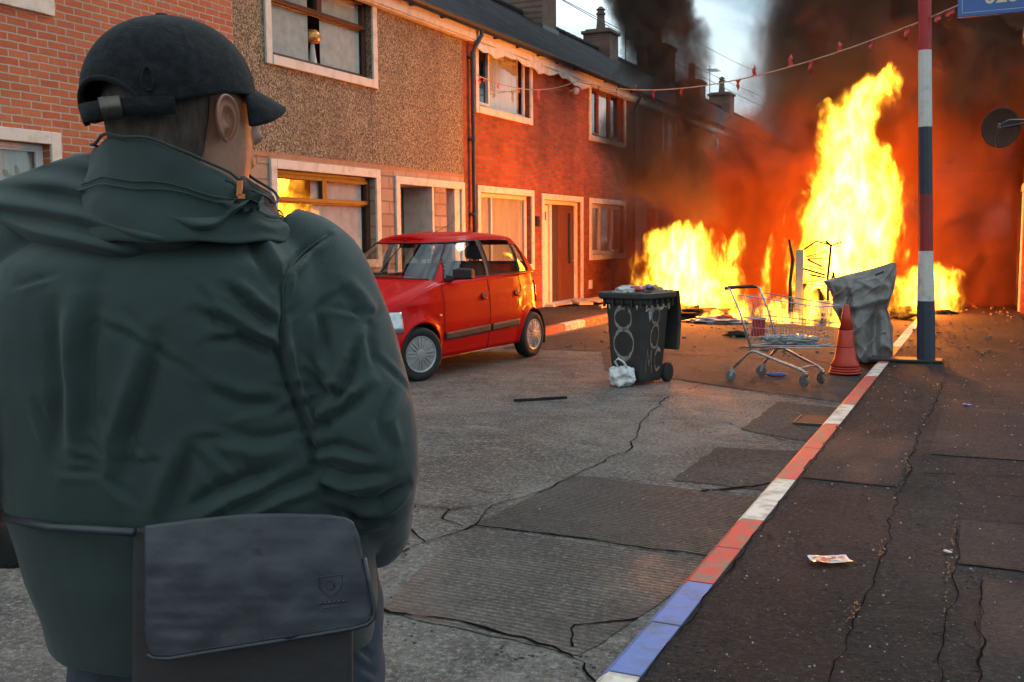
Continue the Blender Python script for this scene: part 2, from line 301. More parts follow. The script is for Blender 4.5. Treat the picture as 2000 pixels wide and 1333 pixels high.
def cracks(name,polys,zf,m=None,seed=1):
    r=random.Random(seed); b=MB()
    for pl,wd in polys:
        wd*=(.62 if name=='pavement_joints' else .95)
        pts=[]
        for (xa,ya),(xb,yb) in zip(pl[:-1],pl[1:]):
            L=math.hypot(xb-xa,yb-ya); n=max(2,int(L/.045))
            for i in range(n):
                t=i/n; k=.035; X_,Y_=xa+(xb-xa)*t,ya+(yb-ya)*t; e_=min(1,8*t,8*(1-t)); pts.append((X_+k*e_*mnoise.noise((X_*6,Y_*6,2))+r.uniform(-.003,.003),Y_+k*e_*mnoise.noise((X_*6,Y_*6,8))+r.uniform(-.003,.003)))
        pts.append(pl[-1]); L=[];Rr=[]
        for i,p in enumerate(pts):
            a=pts[max(i-1,0)]; c=pts[min(i+1,len(pts)-1)]; dx,dy=c[0]-a[0],c[1]-a[1]; q=math.hypot(dx,dy) or 1
            ww=wd*r.uniform(.25,1.0)*(0.4+.6*abs(mnoise.noise((p[0]*2,p[1]*2,5)))*2)
            L.append((p[0]-dy/q*ww,p[1]+dx/q*ww,zf(p[0],p[1]))); Rr.append((p[0]+dy/q*ww,p[1]-dx/q*ww,zf(p[0],p[1])))
        n=len(pts); b.add(L+Rr,[(i,i+1,n+i+1,n+i) for i in range(n-1)])
    return struct(b.build(name,m or M['crack']))
zr=lambda x,y: roadz(x,y)+.008
cracks('road_cracks',[([(-2.35,3.42),(-2.18,3.43),(-1.84,3.46),(-1.55,3.42),(-1.42,3.39),(-1.26,3.3),(-1.17,3.17)],.016),
 ([(-2.9,3.5),(-2.49,3.89),(-2.5,4.19),(-2.4,4.66)],.012),([(-2.4,4.66),(-1.88,4.69),(-1.39,4.67),(-1.14,4.69)],.013),
 ([(-2.4,4.66),(-2.49,5.07),(-2.35,5.52),(-2.34,5.95)],.010),([(-2.34,5.95),(-2.26,6.84),(-2.51,7.83),(-2.69,9.18),(-2.6,10.3)],.009),
 ([(-2.34,5.95),(-1.78,5.97),(-1.15,5.91)],.011),([(-3.3,5.2),(-2.89,4.9),(-2.66,4.89),(-2.52,5.12)],.010),([(-2.89,4.9),(-2.7,4.5),(-2.48,4.3)],.008),
 ([(-2.75,5.35),(-2.5,5.3),(-2.42,5.45)],.008),([(-2.66,4.89),(-2.6,4.7),(-2.44,4.62)],.010),
 ([(-3.2,10.6),(-2.4,10.19),(-1.88,9.85),(-1.17,9.47)],.012),([(-1.9,8.2),(-1.66,7.93),(-1.21,7.57)],.010),([(-1.35,3.42),(-1.42,3.62),(-1.22,3.8)],.014),
 ([(-5.9,7.2),(-4.9,7.4),(-3.9,7.2),(-3.0,6.7),(-2.3,6.8)],.005),([(-6.2,9.0),(-4.8,9.3),(-3.4,9.2),(-2.69,9.18)],.006),([(-1.5,5.9),(-1.25,6.15),(-1.18,6.3)],.03),
 ([(-3.9,12.6),(-2.9,12.9),(-1.3,13.2)],.01),([(-6,14.6),(-4,15.4),(-1.3,15.6)],.01)],zr)
# pavements
def pave(name,x0,x1,y0,y1,z,m):
    b=MB(); nX=int(abs(x1-x0)/.12)+2; nY=int(abs(y1-y0)/.15)+2; X=np.linspace(x0,x1,nX); Y=np.linspace(y0,y1,nY)
    b.add([(x,y,z+.006*mnoise.noise((x*1.6,y*1.6,9))) for y in Y for x in X],[(j*nX+i,j*nX+i+1,(j+1)*nX+i+1,(j+1)*nX+i) for j in range(nY-1) for i in range(nX-1)])
    return struct(b.build(name,m,smooth=True))
pave('pavement',-.975,.55,-4,26,.1,M['asphalt']); pave('pavement',-.975,.55,26,75,.1,M['asphalt'])
pave('pavement',-8.3,-6.41,-4,75,.1,M['asphalt2'])
def pz(x,y): return .1+.006*mnoise.noise((x*1.6,y*1.6,9))
def pp(name,x0,y0,x1,y1,m):
    b=MB(); X=np.linspace(x0,x1,8); Y=np.linspace(y0,y1,12)
    b.add([(x,y,pz(x,y)+.005) for y in Y for x in X],[(j*8+i,j*8+i+1,(j+1)*8+i+1,(j+1)*8+i) for j in range(11) for i in range(7)]); return struct(b.build(name,m,smooth=True))
pp('pavement_patch',-.08,4.66,.5,5.4,M['asphalt2']); pp('pavement_patch',-.30,7.0,.5,9.0,M['asphalt2']); pp('pavement_patch',.02,2.2,.5,4.5,M['asphalt2']); pp('pavement_patch',-.95,6.0,-.42,7.4,M['asphalt2'])
zp=lambda x,y: pz(x,y)+.009
cracks('pavement_joints',[([(-.42,2.0),(-.41,3.24),(-.38,4.44),(-.39,6.0),(-.40,7.67),(-.36,9.43),(-.35,12)],.009),([(-.10,3.0),(-.08,4.68),(-.11,5.36)],.008),
 ([(-.08,4.66),(.5,4.7)],.007),([(-.95,6.0),(-.4,6.02),(.5,5.98)],.007),([(-.95,7.4),(-.4,7.4),(.5,7.35)],.006),([(-.95,9.1),(.5,9.0)],.008),([(-.948,3.0),(-.946,6),(-.948,12)],.009),
 ([(.02,2.5),(.02,4.45),(.5,4.5)],.010),([(-.11,5.4),(.5,5.42)],.007),([(-.95,11.2),(.5,11.0)],.008),([(-.3,6.4),(.1,6.5),(.5,6.45)],.012)],zp)
# small orange-brown flakes along the joint
b=MB(); r=random.Random(5)
for i in range(240):
    y=r.uniform(3,9); x=-.405+.03*mnoise.noise((-.4*6,y*6,2))+r.uniform(-.012,.012)
    if mnoise.noise((y*2.2,3,1))<.05: continue
    s=r.uniform(.0012,.0038)
    b.obox((x,y,zp(x,y)+.002),(s,0,0),(0,s*2.2,0),(0,0,.0015))
for i in range(40):
    y=r.uniform(4.0,5.4); x=-.105+r.uniform(-.006,.006); s=r.uniform(.001,.003)
    b.obox((x,y,zp(x,y)+.002),(s,0,0),(0,s*2.5,0),(0,0,.002))
M['flake']=mat('orange_brown_flake',(.22,.11,.055),.9)
tag(b.build('joint_grit',M['flake']),kind='stuff',label='crumbs of orange grit caught in the pavement joints',cat='grit')
# kerbs
KM={'w':mat('kerb_white',(.62,.56,.49),.65,var=((.26,.22,.18),9,.44,.66),bump=(.4,50,.004)),'r':mat('kerb_red',(.50,.045,.035),.6,var=((.20,.12,.085),11,.50,.58),bump=(.4,50,.004)),
    'b':mat('kerb_blue',(.11,.17,.42),.6,var=((.10,.12,.19),9,.46,.68),bump=(.4,50,.004)),'g':mat('kerb_bare',(.2,.18,.16),.85)}
kn=list(KM)
def kerb(name,x0,x1,segs,z=.1,skew=0):
    b=MB()
    for y0,y1,c in segs:
        b.m=kn.index(c); g=.006; ov=.0
        b.loft([[(x0,y,-.05),(x1,y,-.05),(x1,y,z+ov+.004),(x0+.03,y,z+ov+.004),(x0,y,z-.02)] if x0<x1 else [(x0,y,-.05),(x1,y,-.05),(x1,y,z+.004),(x0-.03,y,z+.004),(x0,y,z-.02)] for y in (y0+g,y1-g)])
    b.m=3; xx0,xx1=min(x0,x1)+.01,max(x0,x1)-.01
    b.box(xx0,segs[0][0],-.05,xx1,segs[-1][1],z-.012)
    return struct(b.build(name,[KM[k] for k in kn]))
segs=[(-3,.2,'r'),(.2,1.15,'w'),(1.15,2.1,'b'),(2.1,3.03,'w'),(3.03,3.5,'b'),(3.5,3.99,'b'),(3.99,4.5,'r'),(4.5,5.01,'r'),(5.01,5.95,'w'),(5.95,6.9,'r'),(6.9,7.87,'r'),(7.87,8.84,'w'),(8.84,9.85,'r'),(9.85,10.74,'r'),(10.74,11.9,'w')]
y=11.9; k=0
while y<60: segs.append((y,y+.93,'rrwwbb'[k%6])); y+=.93; k+=1
kerb('kerb',-1.100,-.966,segs)
segs=[]; y=-3; k=0
cols={}
while y<60: segs.append((y,y+.93,'bbrrww'[k%6])); y+=.93; k+=1
segs=[s if not(14<s[0]<18.3) else (s[0],s[1],'r' if (s[0]<15.4 or s[0]>16.3) else 'w') for s in segs]
kerb('kerb',-6.28,-6.42,segs)
# drain grate
t=thing('drain_grate','small iron gully grate in the road against the painted kerb','drain',(-1.25,8.55,-.002))
b=MB(); b.box(-.14,-.2,0,.14,-.185,.012); b.box(-.14,.185,0,.14,.2,.012); b.box(-.14,-.185,0,-.125,.185,.012); b.box(.125,-.185,0,.14,.185,.012); b.build('frame',mat('iron',(.07,.05,.04),.6,metal=.4),t)
b=MB()
for i in range(9): b.box(-.118,-.17+i*.04,.001,.118,-.15+i*.04,.01)
b.build('bars',bpy.data.materials['iron'],t)

# ---------------------------------------------------------------- houses
FX=-8.3
def wallpiece(b,y0,y1,z0,z1,ops,mi,x=0.0,depth=.14,skiprev=False):
    """front skin with openings (y0,z0,y1,z1); reveals are turned inwards"""
    ysl=sorted({y0,y1,*[o[0] for o in ops],*[o[2] for o in ops]}); ysl=[v for v in ysl if y0<=v<=y1]
    zsl=sorted({z0,z1,*[o[1] for o in ops],*[o[3] for o in ops]}); zsl=[v for v in zsl if z0<=v<=z1]
    b.m=mi
    for a,c in zip(ysl[:-1],ysl[1:]):
        for d,e in zip(zsl[:-1],zsl[1:]):
            my,mz=(a+c)/2,(d+e)/2
            if any(o[0]<my<o[2] and o[1]<mz<o[3] for o in ops): continue
            b.quad((x,a,d),(x,c,d),(x,c,e),(x,a,e))
    if not skiprev:
        for o in ops:
            a,d,c,e=o
            b.quad((x,a,d),(x-depth,a,d),(x-depth,a,e),(x,a,e)); b.quad((x,c,d),(x,c,e),(x-depth,c,e),(x-depth,c,d))
            b.quad((x,a,e),(x-depth,a,e),(x-depth,c,e),(x,c,e)); b.quad((x,a,d),(x,c,d),(x-depth,c,d),(x-depth,a,d))
def surround(par,y0,z0,y1,z1,w=.12,m=None,proud=.035,bottom=True):
    b=MB()
    b.box(0,y0-w,z0-(w if bottom else 0),proud,y0,z1+w); b.box(0,y1,z0-(w if bottom else 0),proud,y1+w,z1+w)
    b.box(0,y0,z1,proud,y1,z1+w)
    if bottom: b.box(0,y0,z0-w,proud+.012,y1,z0)
    return b.build('surround',m or M['cream'],par,bevel=.006)
def window(par,y0,z0,y1,z1,fm,layout,blind='blind',bl=None,surr=True,x=-.09,sash=None):
    """layout: list of panes (fy0,fz0,fy1,fz1) as fractions; frame with mullions around them"""
    W_,H_=y1-y0,z1-z0; t=.05; b=MB()
    b.box(x-.05,y0,z0,x,y0+t,z1); b.box(x-.05,y1-t,z0,x,y1,z1); b.box(x-.05,y0+t,z0,x,y1-t,z0+t); b.box(x-.05,y0+t,z1-t,x,y1-t,z1)
    cells=[(y0+t+(W_-2*t)*a,z0+t+(H_-2*t)*c,y0+t+(W_-2*t)*d,z0+t+(H_-2*t)*e) for a,c,d,e,*_ in layout]
    opens=[len(l)>4 for l in layout]
    g=MB()
    for (a,c,d,e),op in zip(cells,opens):
        k=.055 if op else .022; xx=x+(.02 if op else -.012)
        b.box(x-.045,a,c,xx,a+k,e); b.box(x-.045,d-k,c,xx,d,e); b.box(x-.045,a+k,c,xx,d-k,c+k); b.box(x-.045,a+k,e-k,xx,d-k,e)
        g.quad((x-.03,a+k,c+k),(x-.03,d-k,c+k),(x-.03,d-k,e-k),(x-.03,a+k,e-k))
    f=b.build('window',fm,par,bevel=.004)
    g.build('pane',M['glass'],f)
    if blind:
        c=MB(); 
        for (p0,p1) in (bl or [(0,1)]):
            a=y0+W_*p0; e=y0+W_*p1; n=max(2,int((e-a)/.09)); xb=x-.075
            for i in range(n):
                u=a+(e-a)*i/n; v=a+(e-a)*(i+1)/n
                if blind=='blind': m2=u+(v-u)*.72; c.add([(xb-.014,u,z0+.03),(xb+.012,m2,z0+.03),(xb-.045,v-.014,z0+.03),(xb-.045,v-.014,z1),(xb+.012,m2,z1),(xb-.014,u,z1)],[(0,1,4,5),(1,2,3,4)])
                else:
                    q=.02*math.sin(i*1.9); q2=.02*math.sin((i+1)*1.9); c.add([(xb+q,u,z0),(xb+q2,v,z0),(xb+q2,v,z1),(xb+q,u,z1)],[(0,1,2,3)])
        c.build('blind' if blind=='blind' else 'curtain',M[blind],f)
    if surr: surround(par,y0,z0,y1,z1) if surr is True else surround(par,y0,z0,y1,z1,m=surr)
    return f
ZE=5.22  # eave height (local z is measured from the road)
def house_shell(name,label,y0,y1,wall_fn,chim=True,roofm=None,side=1,X=FX,group='terraced houses along the street',fascia=None):
    t=thing(name,label,'house',(X,y0,0),0 if side==1 else 0,group)
    L=y1-y0; s=side
    b=MB(); mats=wall_fn(b,L)
    # inner room faces, back wall
    n=len(mats); b.m=n
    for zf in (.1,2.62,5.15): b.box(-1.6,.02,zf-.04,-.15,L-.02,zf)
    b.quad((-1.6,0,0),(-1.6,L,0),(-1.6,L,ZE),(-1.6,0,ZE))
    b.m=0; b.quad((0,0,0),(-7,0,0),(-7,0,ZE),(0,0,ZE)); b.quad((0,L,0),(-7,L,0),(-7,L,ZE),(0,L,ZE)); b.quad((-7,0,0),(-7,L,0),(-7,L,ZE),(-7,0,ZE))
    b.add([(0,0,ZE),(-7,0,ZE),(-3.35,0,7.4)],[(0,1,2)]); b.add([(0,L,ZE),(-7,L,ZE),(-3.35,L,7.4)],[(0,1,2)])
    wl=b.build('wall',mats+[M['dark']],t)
    r=MB(); e=.22; k=(7.48-5.24)/3.35
    for zz in (0,):
        r.loft([[(e,y,5.24-e*k+.05),(-3.35,y,7.48+.05),(-7.3,y,5.0),(-7.3,y,4.9),(-3.35,y,7.38),(e,y,5.24-e*k-.03)] for y in (0,L)])
    rf=r.build('roof',roofm or M['slate'],t)
    b=MB(); 
    for i in range(int(L/.45)+1): b.tube([(-3.35,i*.45,7.55),(-3.35,min(i*.45+.44,L),7.56)],.09,8)
    b.build('ridge_tiles',M['slate'],rf)
    b=MB(); b.box(.11,0,4.93,.135,L,5.17); b.box(0,0,4.90,.11,L,4.93); b.build('fascia',fascia or M['cream'],t,bevel=.004)
    b=MB(); pr=[(.06*math.cos(q),-.06*math.sin(q)) for q in np.linspace(0,PI,9)]; pr2=[(.05*math.cos(q),-.05*math.sin(q)) for q in np.linspace(PI,0,9)]
    b.loft([[(.205+a,y,5.17+c) for a,c in pr+pr2] for y in (0,L)])
    for i in range(1,6): b.box(.137,L*i/6-.02,5.06,.215,L*i/6+.02,5.105)
    b.build('gutter',M['pipe'],t)
    return t,wl,rf
def chimney(rf,y,h=8.55,w=.55,d=.45,pots=1,big=False):
    b=MB(); b.box(-3.35-w,y-d,6.6,-3.35+w,y+d,h); b.box(-3.35-w-.06,y-d-.06,h,-3.35+w+.06,y+d+.06,h+.09); b.box(-3.35-w+.05,y-d+.05,h+.09,-3.35+w-.05,y+d-.05,h+.15)
    c=b.build('chimney',M['chimbrick'],rf)
    b=MB()
    for i in range(pots):
        yy=y+(i-(pots-1)/2)*.42; b.lathe([(.16,h+.15),(.125,h+.5),(.12,h+.62),(.15,h+.64),(.15,h+.70),(.11,h+.72),(.11,h+.78),(.16,h+.80),(.05,h+.9)],14,(-3.35,yy,0))
    b.build('chimney_pot',mat('terracotta_pot',(.13,.085,.07),.9) if 'terracotta_pot' not in bpy.data.materials else bpy.data.materials['terracotta_pot'],c,smooth=False)
    b=MB()
    b.box(-3.35-w-.05,y-d-.05,6.95,-3.35+w+.05,y+d+.05,7.2); b.build('flashing',M['pipe'],c)
    return c
def aerial(rf,y,z,flip=1):
    b=MB(); b.tube([(-2.75,y,z-1),(-2.75,y,z+.75)],.016,6); b.tube([(-2.75,y-.1,z+.6),(-2.75,y+1.3*flip,z+.66)],.011,6)
    for i in range(9): b.tube([(-3.0,y+.1*i*flip+.2*flip,z+.62),(-2.5,y+.1*i*flip+.2*flip,z+.62)],.006,5)
    for i in range(4): b.tube([(-2.75,y-.06,z-.5+i*.14),(-2.75,y+.22,z-.5+i*.14)],.007,5)
    b.build('aerial',M['pipe'],rf)
def downpipe(par,y,top=True):
    b=MB(); b.tube([(.2,y+.12,5.12),(.2,y+.12,5.02),(.075,y,4.72),(.075,y,.1)],.036,10)
    for z in (4.6,3.2,1.9,.6): b.tube([(.075,y,z),(.075,y,z+.07)],.046,10); b.box(0,y-.07,z+.02,.07,y+.07,z+.05)
    b.build('drainpipe',M['pipe'],par,smooth=True)
# --- light brick house at the far left
def wA(b,L):
    wallpiece(b,0,L,0,ZE,[(.75,3.8,3.1,5.0),(.75,1.2,3.1,2.45)],0); return [M['brickA']]
A,_,rf=house_shell('terraced_house','light orange brick house at the left end behind the man in the cap',4.15,10.01,wA,group=None)
window(A,.75,3.8,3.1,5.0,M['white'],[(0,0,.5,1),(.5,0,1,1)]); window(A,.75,1.2,3.1,2.45,M['white'],[(0,0,.5,1),(.5,0,1,1)],blind='curtain')
# --- pebbledash house
def wB(b,L):
    W1=(.70,3.84,3.05,5.0); W2=(.72,1.22,3.06,2.42); P=(3.74,.1,5.78,2.36)
    wallpiece(b,0,L,2.62,ZE,[W1],0)
    wallpiece(b,0,L,0,2.56,[W2,P],1,depth=.14)
    b.m=2; b.box(-.02,0,2.56,.012,.62,2.62); b.quad((0,0,2.56),(0,L,2.56),(0,L,2.62),(0,0,2.62))
    # stone pier standing in the porch opening, porch back and lintel faces
    b.m=1; b.box(-.6,4.87,.1,.004,5.27,2.36)
    b.m=3; b.quad((-.6,3.74,.1),(-.6,5.78,.1),(-.6,5.78,2.36),(-.6,3.74,2.36)); b.quad((-.14,3.74,2.36),(-.6,3.74,2.36),(-.6,5.78,2.36),(-.14,5.78,2.36))
    b.quad((-.6,4.52,.1),(-.598,4.87,.1),(-.02,4.865,.1),(-.02,4.865,.1))
    b.box(-.55,4.80,.1,-.003,4.866,2.36); b.box(-.55,5.58,.1,-.003,5.776,2.36)
    return [M['pebble'],M['stone'],mat('orange_band',(.42,.2,.11),.8),M['cream']]
B,_,rf=house_shell('terraced_house','brown pebbledash rendered house with stone cladding around its ground floor window',10.01,15.93,wB,group=None)
w1=window(B,.70,3.84,3.05,5.0,M['brown'],[(0,0,1,.62),(0,.62,.5,1,1),(.5,.62,1,1,1)],bl=[(0,.44),(.56,.97)])
w2=window(B,.72,1.22,3.06,2.42,M['brown'],[(0,0,1,.68),(0,.68,.5,1,1),(.5,.68,1,1,1)],bl=[(.42,.95)])
surround(B,3.74,.1,5.78,2.36,bottom=False)
b=MB(); b.box(-.5,3.85,.1,-.45,4.45,2.2); b.box(-.45,3.8,.1,-.4,3.87,2.28); b.box(-.45,4.43,.1,-.4,4.5,2.28); b.box(-.45,3.87,2.2,-.4,4.43,2.28); b.box(-.455,3.95,.3,-.43,4.35,.95)
d=b.build('door',M['darkdoor'],B,bevel=.004)
b=MB(); b.quad((-.445,3.97,1.05),(-.445,4.33,1.05),(-.445,4.33,2.1),(-.445,3.97,2.1)); b.build('pane',M['glass'],d)
b=MB(); b.tube([(-.43,4.38,1.05),(-.39,4.38,1.05),(-.39,4.27,1.05)],.009,6); b.build('handle',M['metal'],d)
b=MB(); b.box(-.5,5.29,.1,-.45,5.56,2.34); b.box(-.45,5.30,1.15,-.42,5.55,1.2); b.build('door',M['darkdoor'],B,bevel=.004)
b=MB(); r=random.Random(2); pts=[(.002,3.02+.01*math.sin(i*1.7)+r.uniform(-.004,.004),3.7-i*.045) for i in range(25)]
for a,c in zip(pts[:-1],pts[1:]): b.quad((.002,a[1]-.003,a[2]),(.002,a[1]+.003,a[2]),(.002,c[1]+.003,c[2]),(.002,c[1]-.003,c[2]))
b.build('wall_crack',M['crack'],B)
# mushroom shaped ornament in the upstairs window
t=thing('window_ornament','mushroom shaped ornament with orange cap standing in the upstairs window of the pebbledash house','ornament',(FX-.17,10.01+1.83,3.90))
b=MB(); b.lathe([(.055,0),(.06,.02),(.045,.12),(.03,.26),(.03,.3)],16); b.build('stem',M['white'],t,smooth=True)
b=MB(); b.lathe([(.03,.27),(.1,.29),(.125,.34),(.11,.41),(.07,.455),(.0,.47)],18); b.build('cap',mat('gold_mosaic',(.55,.22,.06),.25,metal=.5,var=((.9,.5,.12),60,.5,.6)),t,smooth=True)
# --- first red brick house
def wC(b,L):
    wallpiece(b,0,L,0,ZE,[(.57,3.85,2.82,5.03),(.60,1.0,2.86,2.34),(3.5,.1,5.6,2.3)],0,depth=.16)
    b.m=0; b.quad((-.40,3.5,.1),(-.40,5.6,.1),(-.40,5.6,2.3),(-.40,3.5,2.3)); return [M['brick']]
Cc,_,rf=house_shell('terraced_house','red brick house with drainpipe beside the pebbledash one and brown front door ajar',15.93,21.75,wC,group=None)
chimney(rf,10.3-.0-0,8.6) if False else None
window(Cc,.57,3.85,2.82,5.03,M['white'],[(0,0,.27,1,1),(.27,0,1,1)],blind='curtain',bl=[(.3,.95)])
window(Cc,.60,1.0,2.86,2.34,M['white'],[(0,0,.30,1),(.30,0,1,1)],blind='curtain',bl=[(0,1)])
surround(Cc,3.5,.1,5.6,2.3,bottom=False)
b=MB(); b.box(-.12,3.5,.1,-.07,3.56,2.3); b.box(-.12,3.56,2.22,-.07,5.6,2.3); b.box(-.12,4.02,.1,-.07,4.12,2.22); b.box(-.13,3.6,.12,-.10,3.98,2.2); b.box(-.098,3.64,.2,-.085,3.94,.9); b.box(-.098,3.64,1.0,-.085,3.94,1.75)
d=b.build('door_frame',M['white'],Cc,bevel=.004)
b=MB(); b.box(-.096,3.73,1.88,-.09,3.86,2.06); b.build('house_plaque',mat('plaque',(.05,.06,.08),.3),d)
b=MB(); b.box(-.125,4.12,.1,-.115,4.6,2.22); b.build('hall_gap_shade',mat('hall_gap_brown',(.075,.04,.03),.7),d)  # panel across the door gap, its dark brown painting the unlit hall
b=MB(); b.obox((-.13,5.02,1.16),(.012,.002,0),(-.015,.47,0),(0,0,1.05)); b.obox((-.112,4.85,.7),(.006,.001,0),(-.006,.18,0),(0,0,.4)); b.obox((-.112,4.80,1.65),(.006,.001,0),(-.006,.13,0),(0,0,.4)); d=b.build('door',mat('brown_front_door',(.16,.05,.022),.5,stretch=(6,6,.6),scale=5),Cc,bevel=.005)
b=MB(); b.obox((-.115,5.22,1.5),(.006,.001,0),(-.002,.06,0),(0,0,.55)); b.build('pane',M['dark'],d)
b=MB(); b.tube([(-.12,5.40,1.02),(-.08,5.40,1.02),(-.08,5.28,1.02)],.012,6); b.build('handle',M['metal'],d)
b=MB(); b.box(-.12,5.5,.1,-.07,5.6,2.22); b.build('door_post',M['white'],Cc)
b=MB(); b.box(-.3,3.45,.1,.25,5.6,.16); b.build('doorstep',M['cream'],Cc,bevel=.01)
downpipe(Cc,.24)
b=MB(); b.box(.0,3.08,1.75,.03,3.24,1.95); b.build('number_plate',M['black'],Cc)
b=MB(); b.tube([(0,4.95,4.66),(.1,4.95,4.66)],.02,8); b.lathe([(.05,0),(.075,.06),(.07,.12),(0,.14)],12,(.16,4.95,4.58)); b.build('wall_lamp',M['white'],Cc)
# sagging strip of cladding under the eaves
b=MB(); n=30
top=[(.14,.3+i*.19,4.92-.02*math.sin(i*.8)) for i in range(n)]; bot=[(.15+.03*math.sin(i*1.1),.3+i*.19,4.80-.05*math.sin(i*.55)-.03*math.sin(i*1.9)) for i in range(n)]
b.add(top+bot,[(i,i+1,n+i+1,n+i) for i in range(n-1)]); b.add([(x-.02,y,z) for x,y,z in top+bot],[(i,i+1,n+i+1,n+i) for i in range(n-1)]); b.build('loose_cladding',M['cream'],Cc)
# --- further red brick houses, all one kind
def wD(b,L):
    wallpiece(b,0,L,0,ZE,[(.42,3.83,2.75,5.0),(.45,1.12,2.75,2.3),(3.45,.1,5.4,2.3)],0,depth=.14)
    return [M['brick']]
labels=['red brick house behind the wheelie bin, its upstairs window split in three panes','soot darkened red brick house just behind the drifting black smoke','smoky red brick house beyond the left flames, fourth brick house along the terrace','dim red brick house behind the tall flames, fifth along the brick terrace','faint brick house far down the terrace, second from the far end','faintest brick house at the far end of the left terrace']
houses=[]
for i in range(6):
    y0=21.75+i*5.72
    D,_,rf=house_shell('terraced_house',labels[i],y0,y0+5.72,wD)
    if i<4:
        fm=M['pinkframe'] if i==0 else M['white']
        window(D,.42,3.83,2.75,5.0,fm,[(0,0,.32,1,1),(.32,0,.66,1),(.66,0,1,1,1)],blind='curtain',bl=[(.34,.64)]); window(D,.45,1.12,2.75,2.3,M['white'],[(0,0,.36,1,1),(.36,0,.7,1),(.7,0,1,1,1)],blind='curtain')
        surround(D,3.45,.1,5.4,2.3,bottom=False)
        b=MB(); b.box(-.12,3.45,.1,-.06,4.4,2.3); b.box(-.12,4.42,1.1,-.07,5.4,1.16); d=b.build('door',M['white'],D); b=MB(); b.quad((-.1,4.42,1.16),(-.1,5.4,1.16),(-.1,5.4,2.3),(-.1,4.42,2.3)); b.build('pane',M['glass'],d)
    else:
        window(D,.42,3.83,2.75,5.0,M['white'],[(0,0,.5,1),(.5,0,1,1)],blind=None); window(D,.45,1.12,2.75,2.3,M['white'],[(0,0,.5,1),(.5,0,1,1)],blind=None)
    if i==0: 
        b=MB(); b.box(.0,.3,.35,.05,.42,.55); b.build('meter_box',M['white'],D)
        b=MB(); b.box(0,3.1,1.5,.06,3.18,1.75); b.build('bell_box',M['black'],D)
    if i in (0,2,4): downpipe(D,3.38)
    houses.append((D,rf))
chs=[(26.3,9.2,0.62,.5),(32.1,8.05,.45,.42),(38.2,8.55,.6,.5),(43.3,7.95,.5,.42),(48.7,8.1,.5,.42)]
for (Y,h,w_,d_),hi in zip(chs,(0,1,2,3,4)):
    D,rf=houses[hi]; chimney(rf,Y-D.location.y,h,w_,d_,1 if hi!=2 else 2)
    if hi in (0,1,3): aerial(rf,Y-D.location.y+d_+.3,h+.1,1)
# --- right hand terrace (facing the other way), only the far ones can be seen
def right_house(label,y0,y1):
    t,wl,rf=house_shell('terraced_house',label,0,y1-y0,wD,group='terraced houses on the right side')
    t.location=(.55,y1,0); t.rotation_euler=(0,0,PI)
    window(t,.42,3.83,2.75,5.0,M['white'],[(0,0,.5,1),(.5,0,1,1)],blind='curtain'); window(t,.45,1.12,2.75,2.3,M['white'],[(0,0,.5,1),(.5,0,1,1)],blind='curtain')
    surround(t,3.45,.1,5.4,2.3,bottom=False); b=MB(); b.box(-.12,3.45,.1,-.06,5.4,2.3); b.build('door',M['darkdoor'],t)
    chimney(rf,5,8.3)
RL=['brick house edge glowing orange at the right side of the picture, nearest of the two','further brick house on the right side, swallowed by orange smoke']
right_house(RL[0],20.5,26.3); right_house(RL[1],26.3,32.1)
# ---------------------------------------------------------------- red hatchback (x forward, y left, z up, real metres)
def paint():
    m=mat('red_car_paint',(.58,.002,.003),.45,coat=.22,var=((.50,.002,.003),3,.3,.7),spec=.08); b=m.node_tree.nodes['Principled BSDF']; b.inputs['Coat Roughness'].default_value=.04; return m
M['paint']=paint(); M['carglass']=glass_mat('car_glass',(.80,.84,.82)); M['rubber']=mat('tyre_rubber',(.016,.016,.016),.75,bump=(.3,60,.003))
M['alloy']=mat('wheel_cover',(.42,.42,.42),.35,metal=.5); M['trim']=mat('grey_trim',(.035,.034,.034),.55); M['seat']=mat('grey_seat_cloth',(.06,.06,.068),.9,bump=(.3,200,.002))
M['shut']=mat('shut_line',(.05,.002,.002),.8)
car=thing('hatchback_car','small red five door hatchback parked by the left kerb with front wheels turned','car',(0,0,0))
L=3.50;W=.765;XF,XR=.62,3.00   # x measured back from the nose; wheel centres
def half(a,bb,xc,p,n,ts=None):
    T=np.linspace(0,PI,6001); cx=np.cos(T); sx=np.sin(T)
    X=xc-a*np.sign(cx)*np.abs(cx)**(2/p); Y=bb*np.abs(sx)**(2/p)
    if ts is None:
        s=np.concatenate([[0],np.cumsum(np.hypot(np.diff(X),np.diff(Y)))]); ts=np.interp(np.linspace(0,s[-1],n),s,T)
    return np.interp(ts,T,X),np.interp(ts,T,Y),ts
n=230
pxs,pys,ts=half(L/2,W,L/2,4.6,n)
tx=np.gradient(pxs); ty=np.gradient(pys); q=np.hypot(tx,ty); nxv=-ty/q; nyv=tx/q   # outward normal
def zbelt(x): return float(np.interp(x,[0,.05,.35,.95,1.3,3.2,3.5],[.655,.695,.80,.965,.985,1.03,1.04]))
AR=.315; ZC=.272
def zbot(x,y):
    z=.20 if XF-.2<x<XR+.2 else .17
    for c in (XF,XR):
        if abs(x-c)<AR and y>.5: z=max(z,ZC+math.sqrt(AR**2-(x-c)**2))
    return z
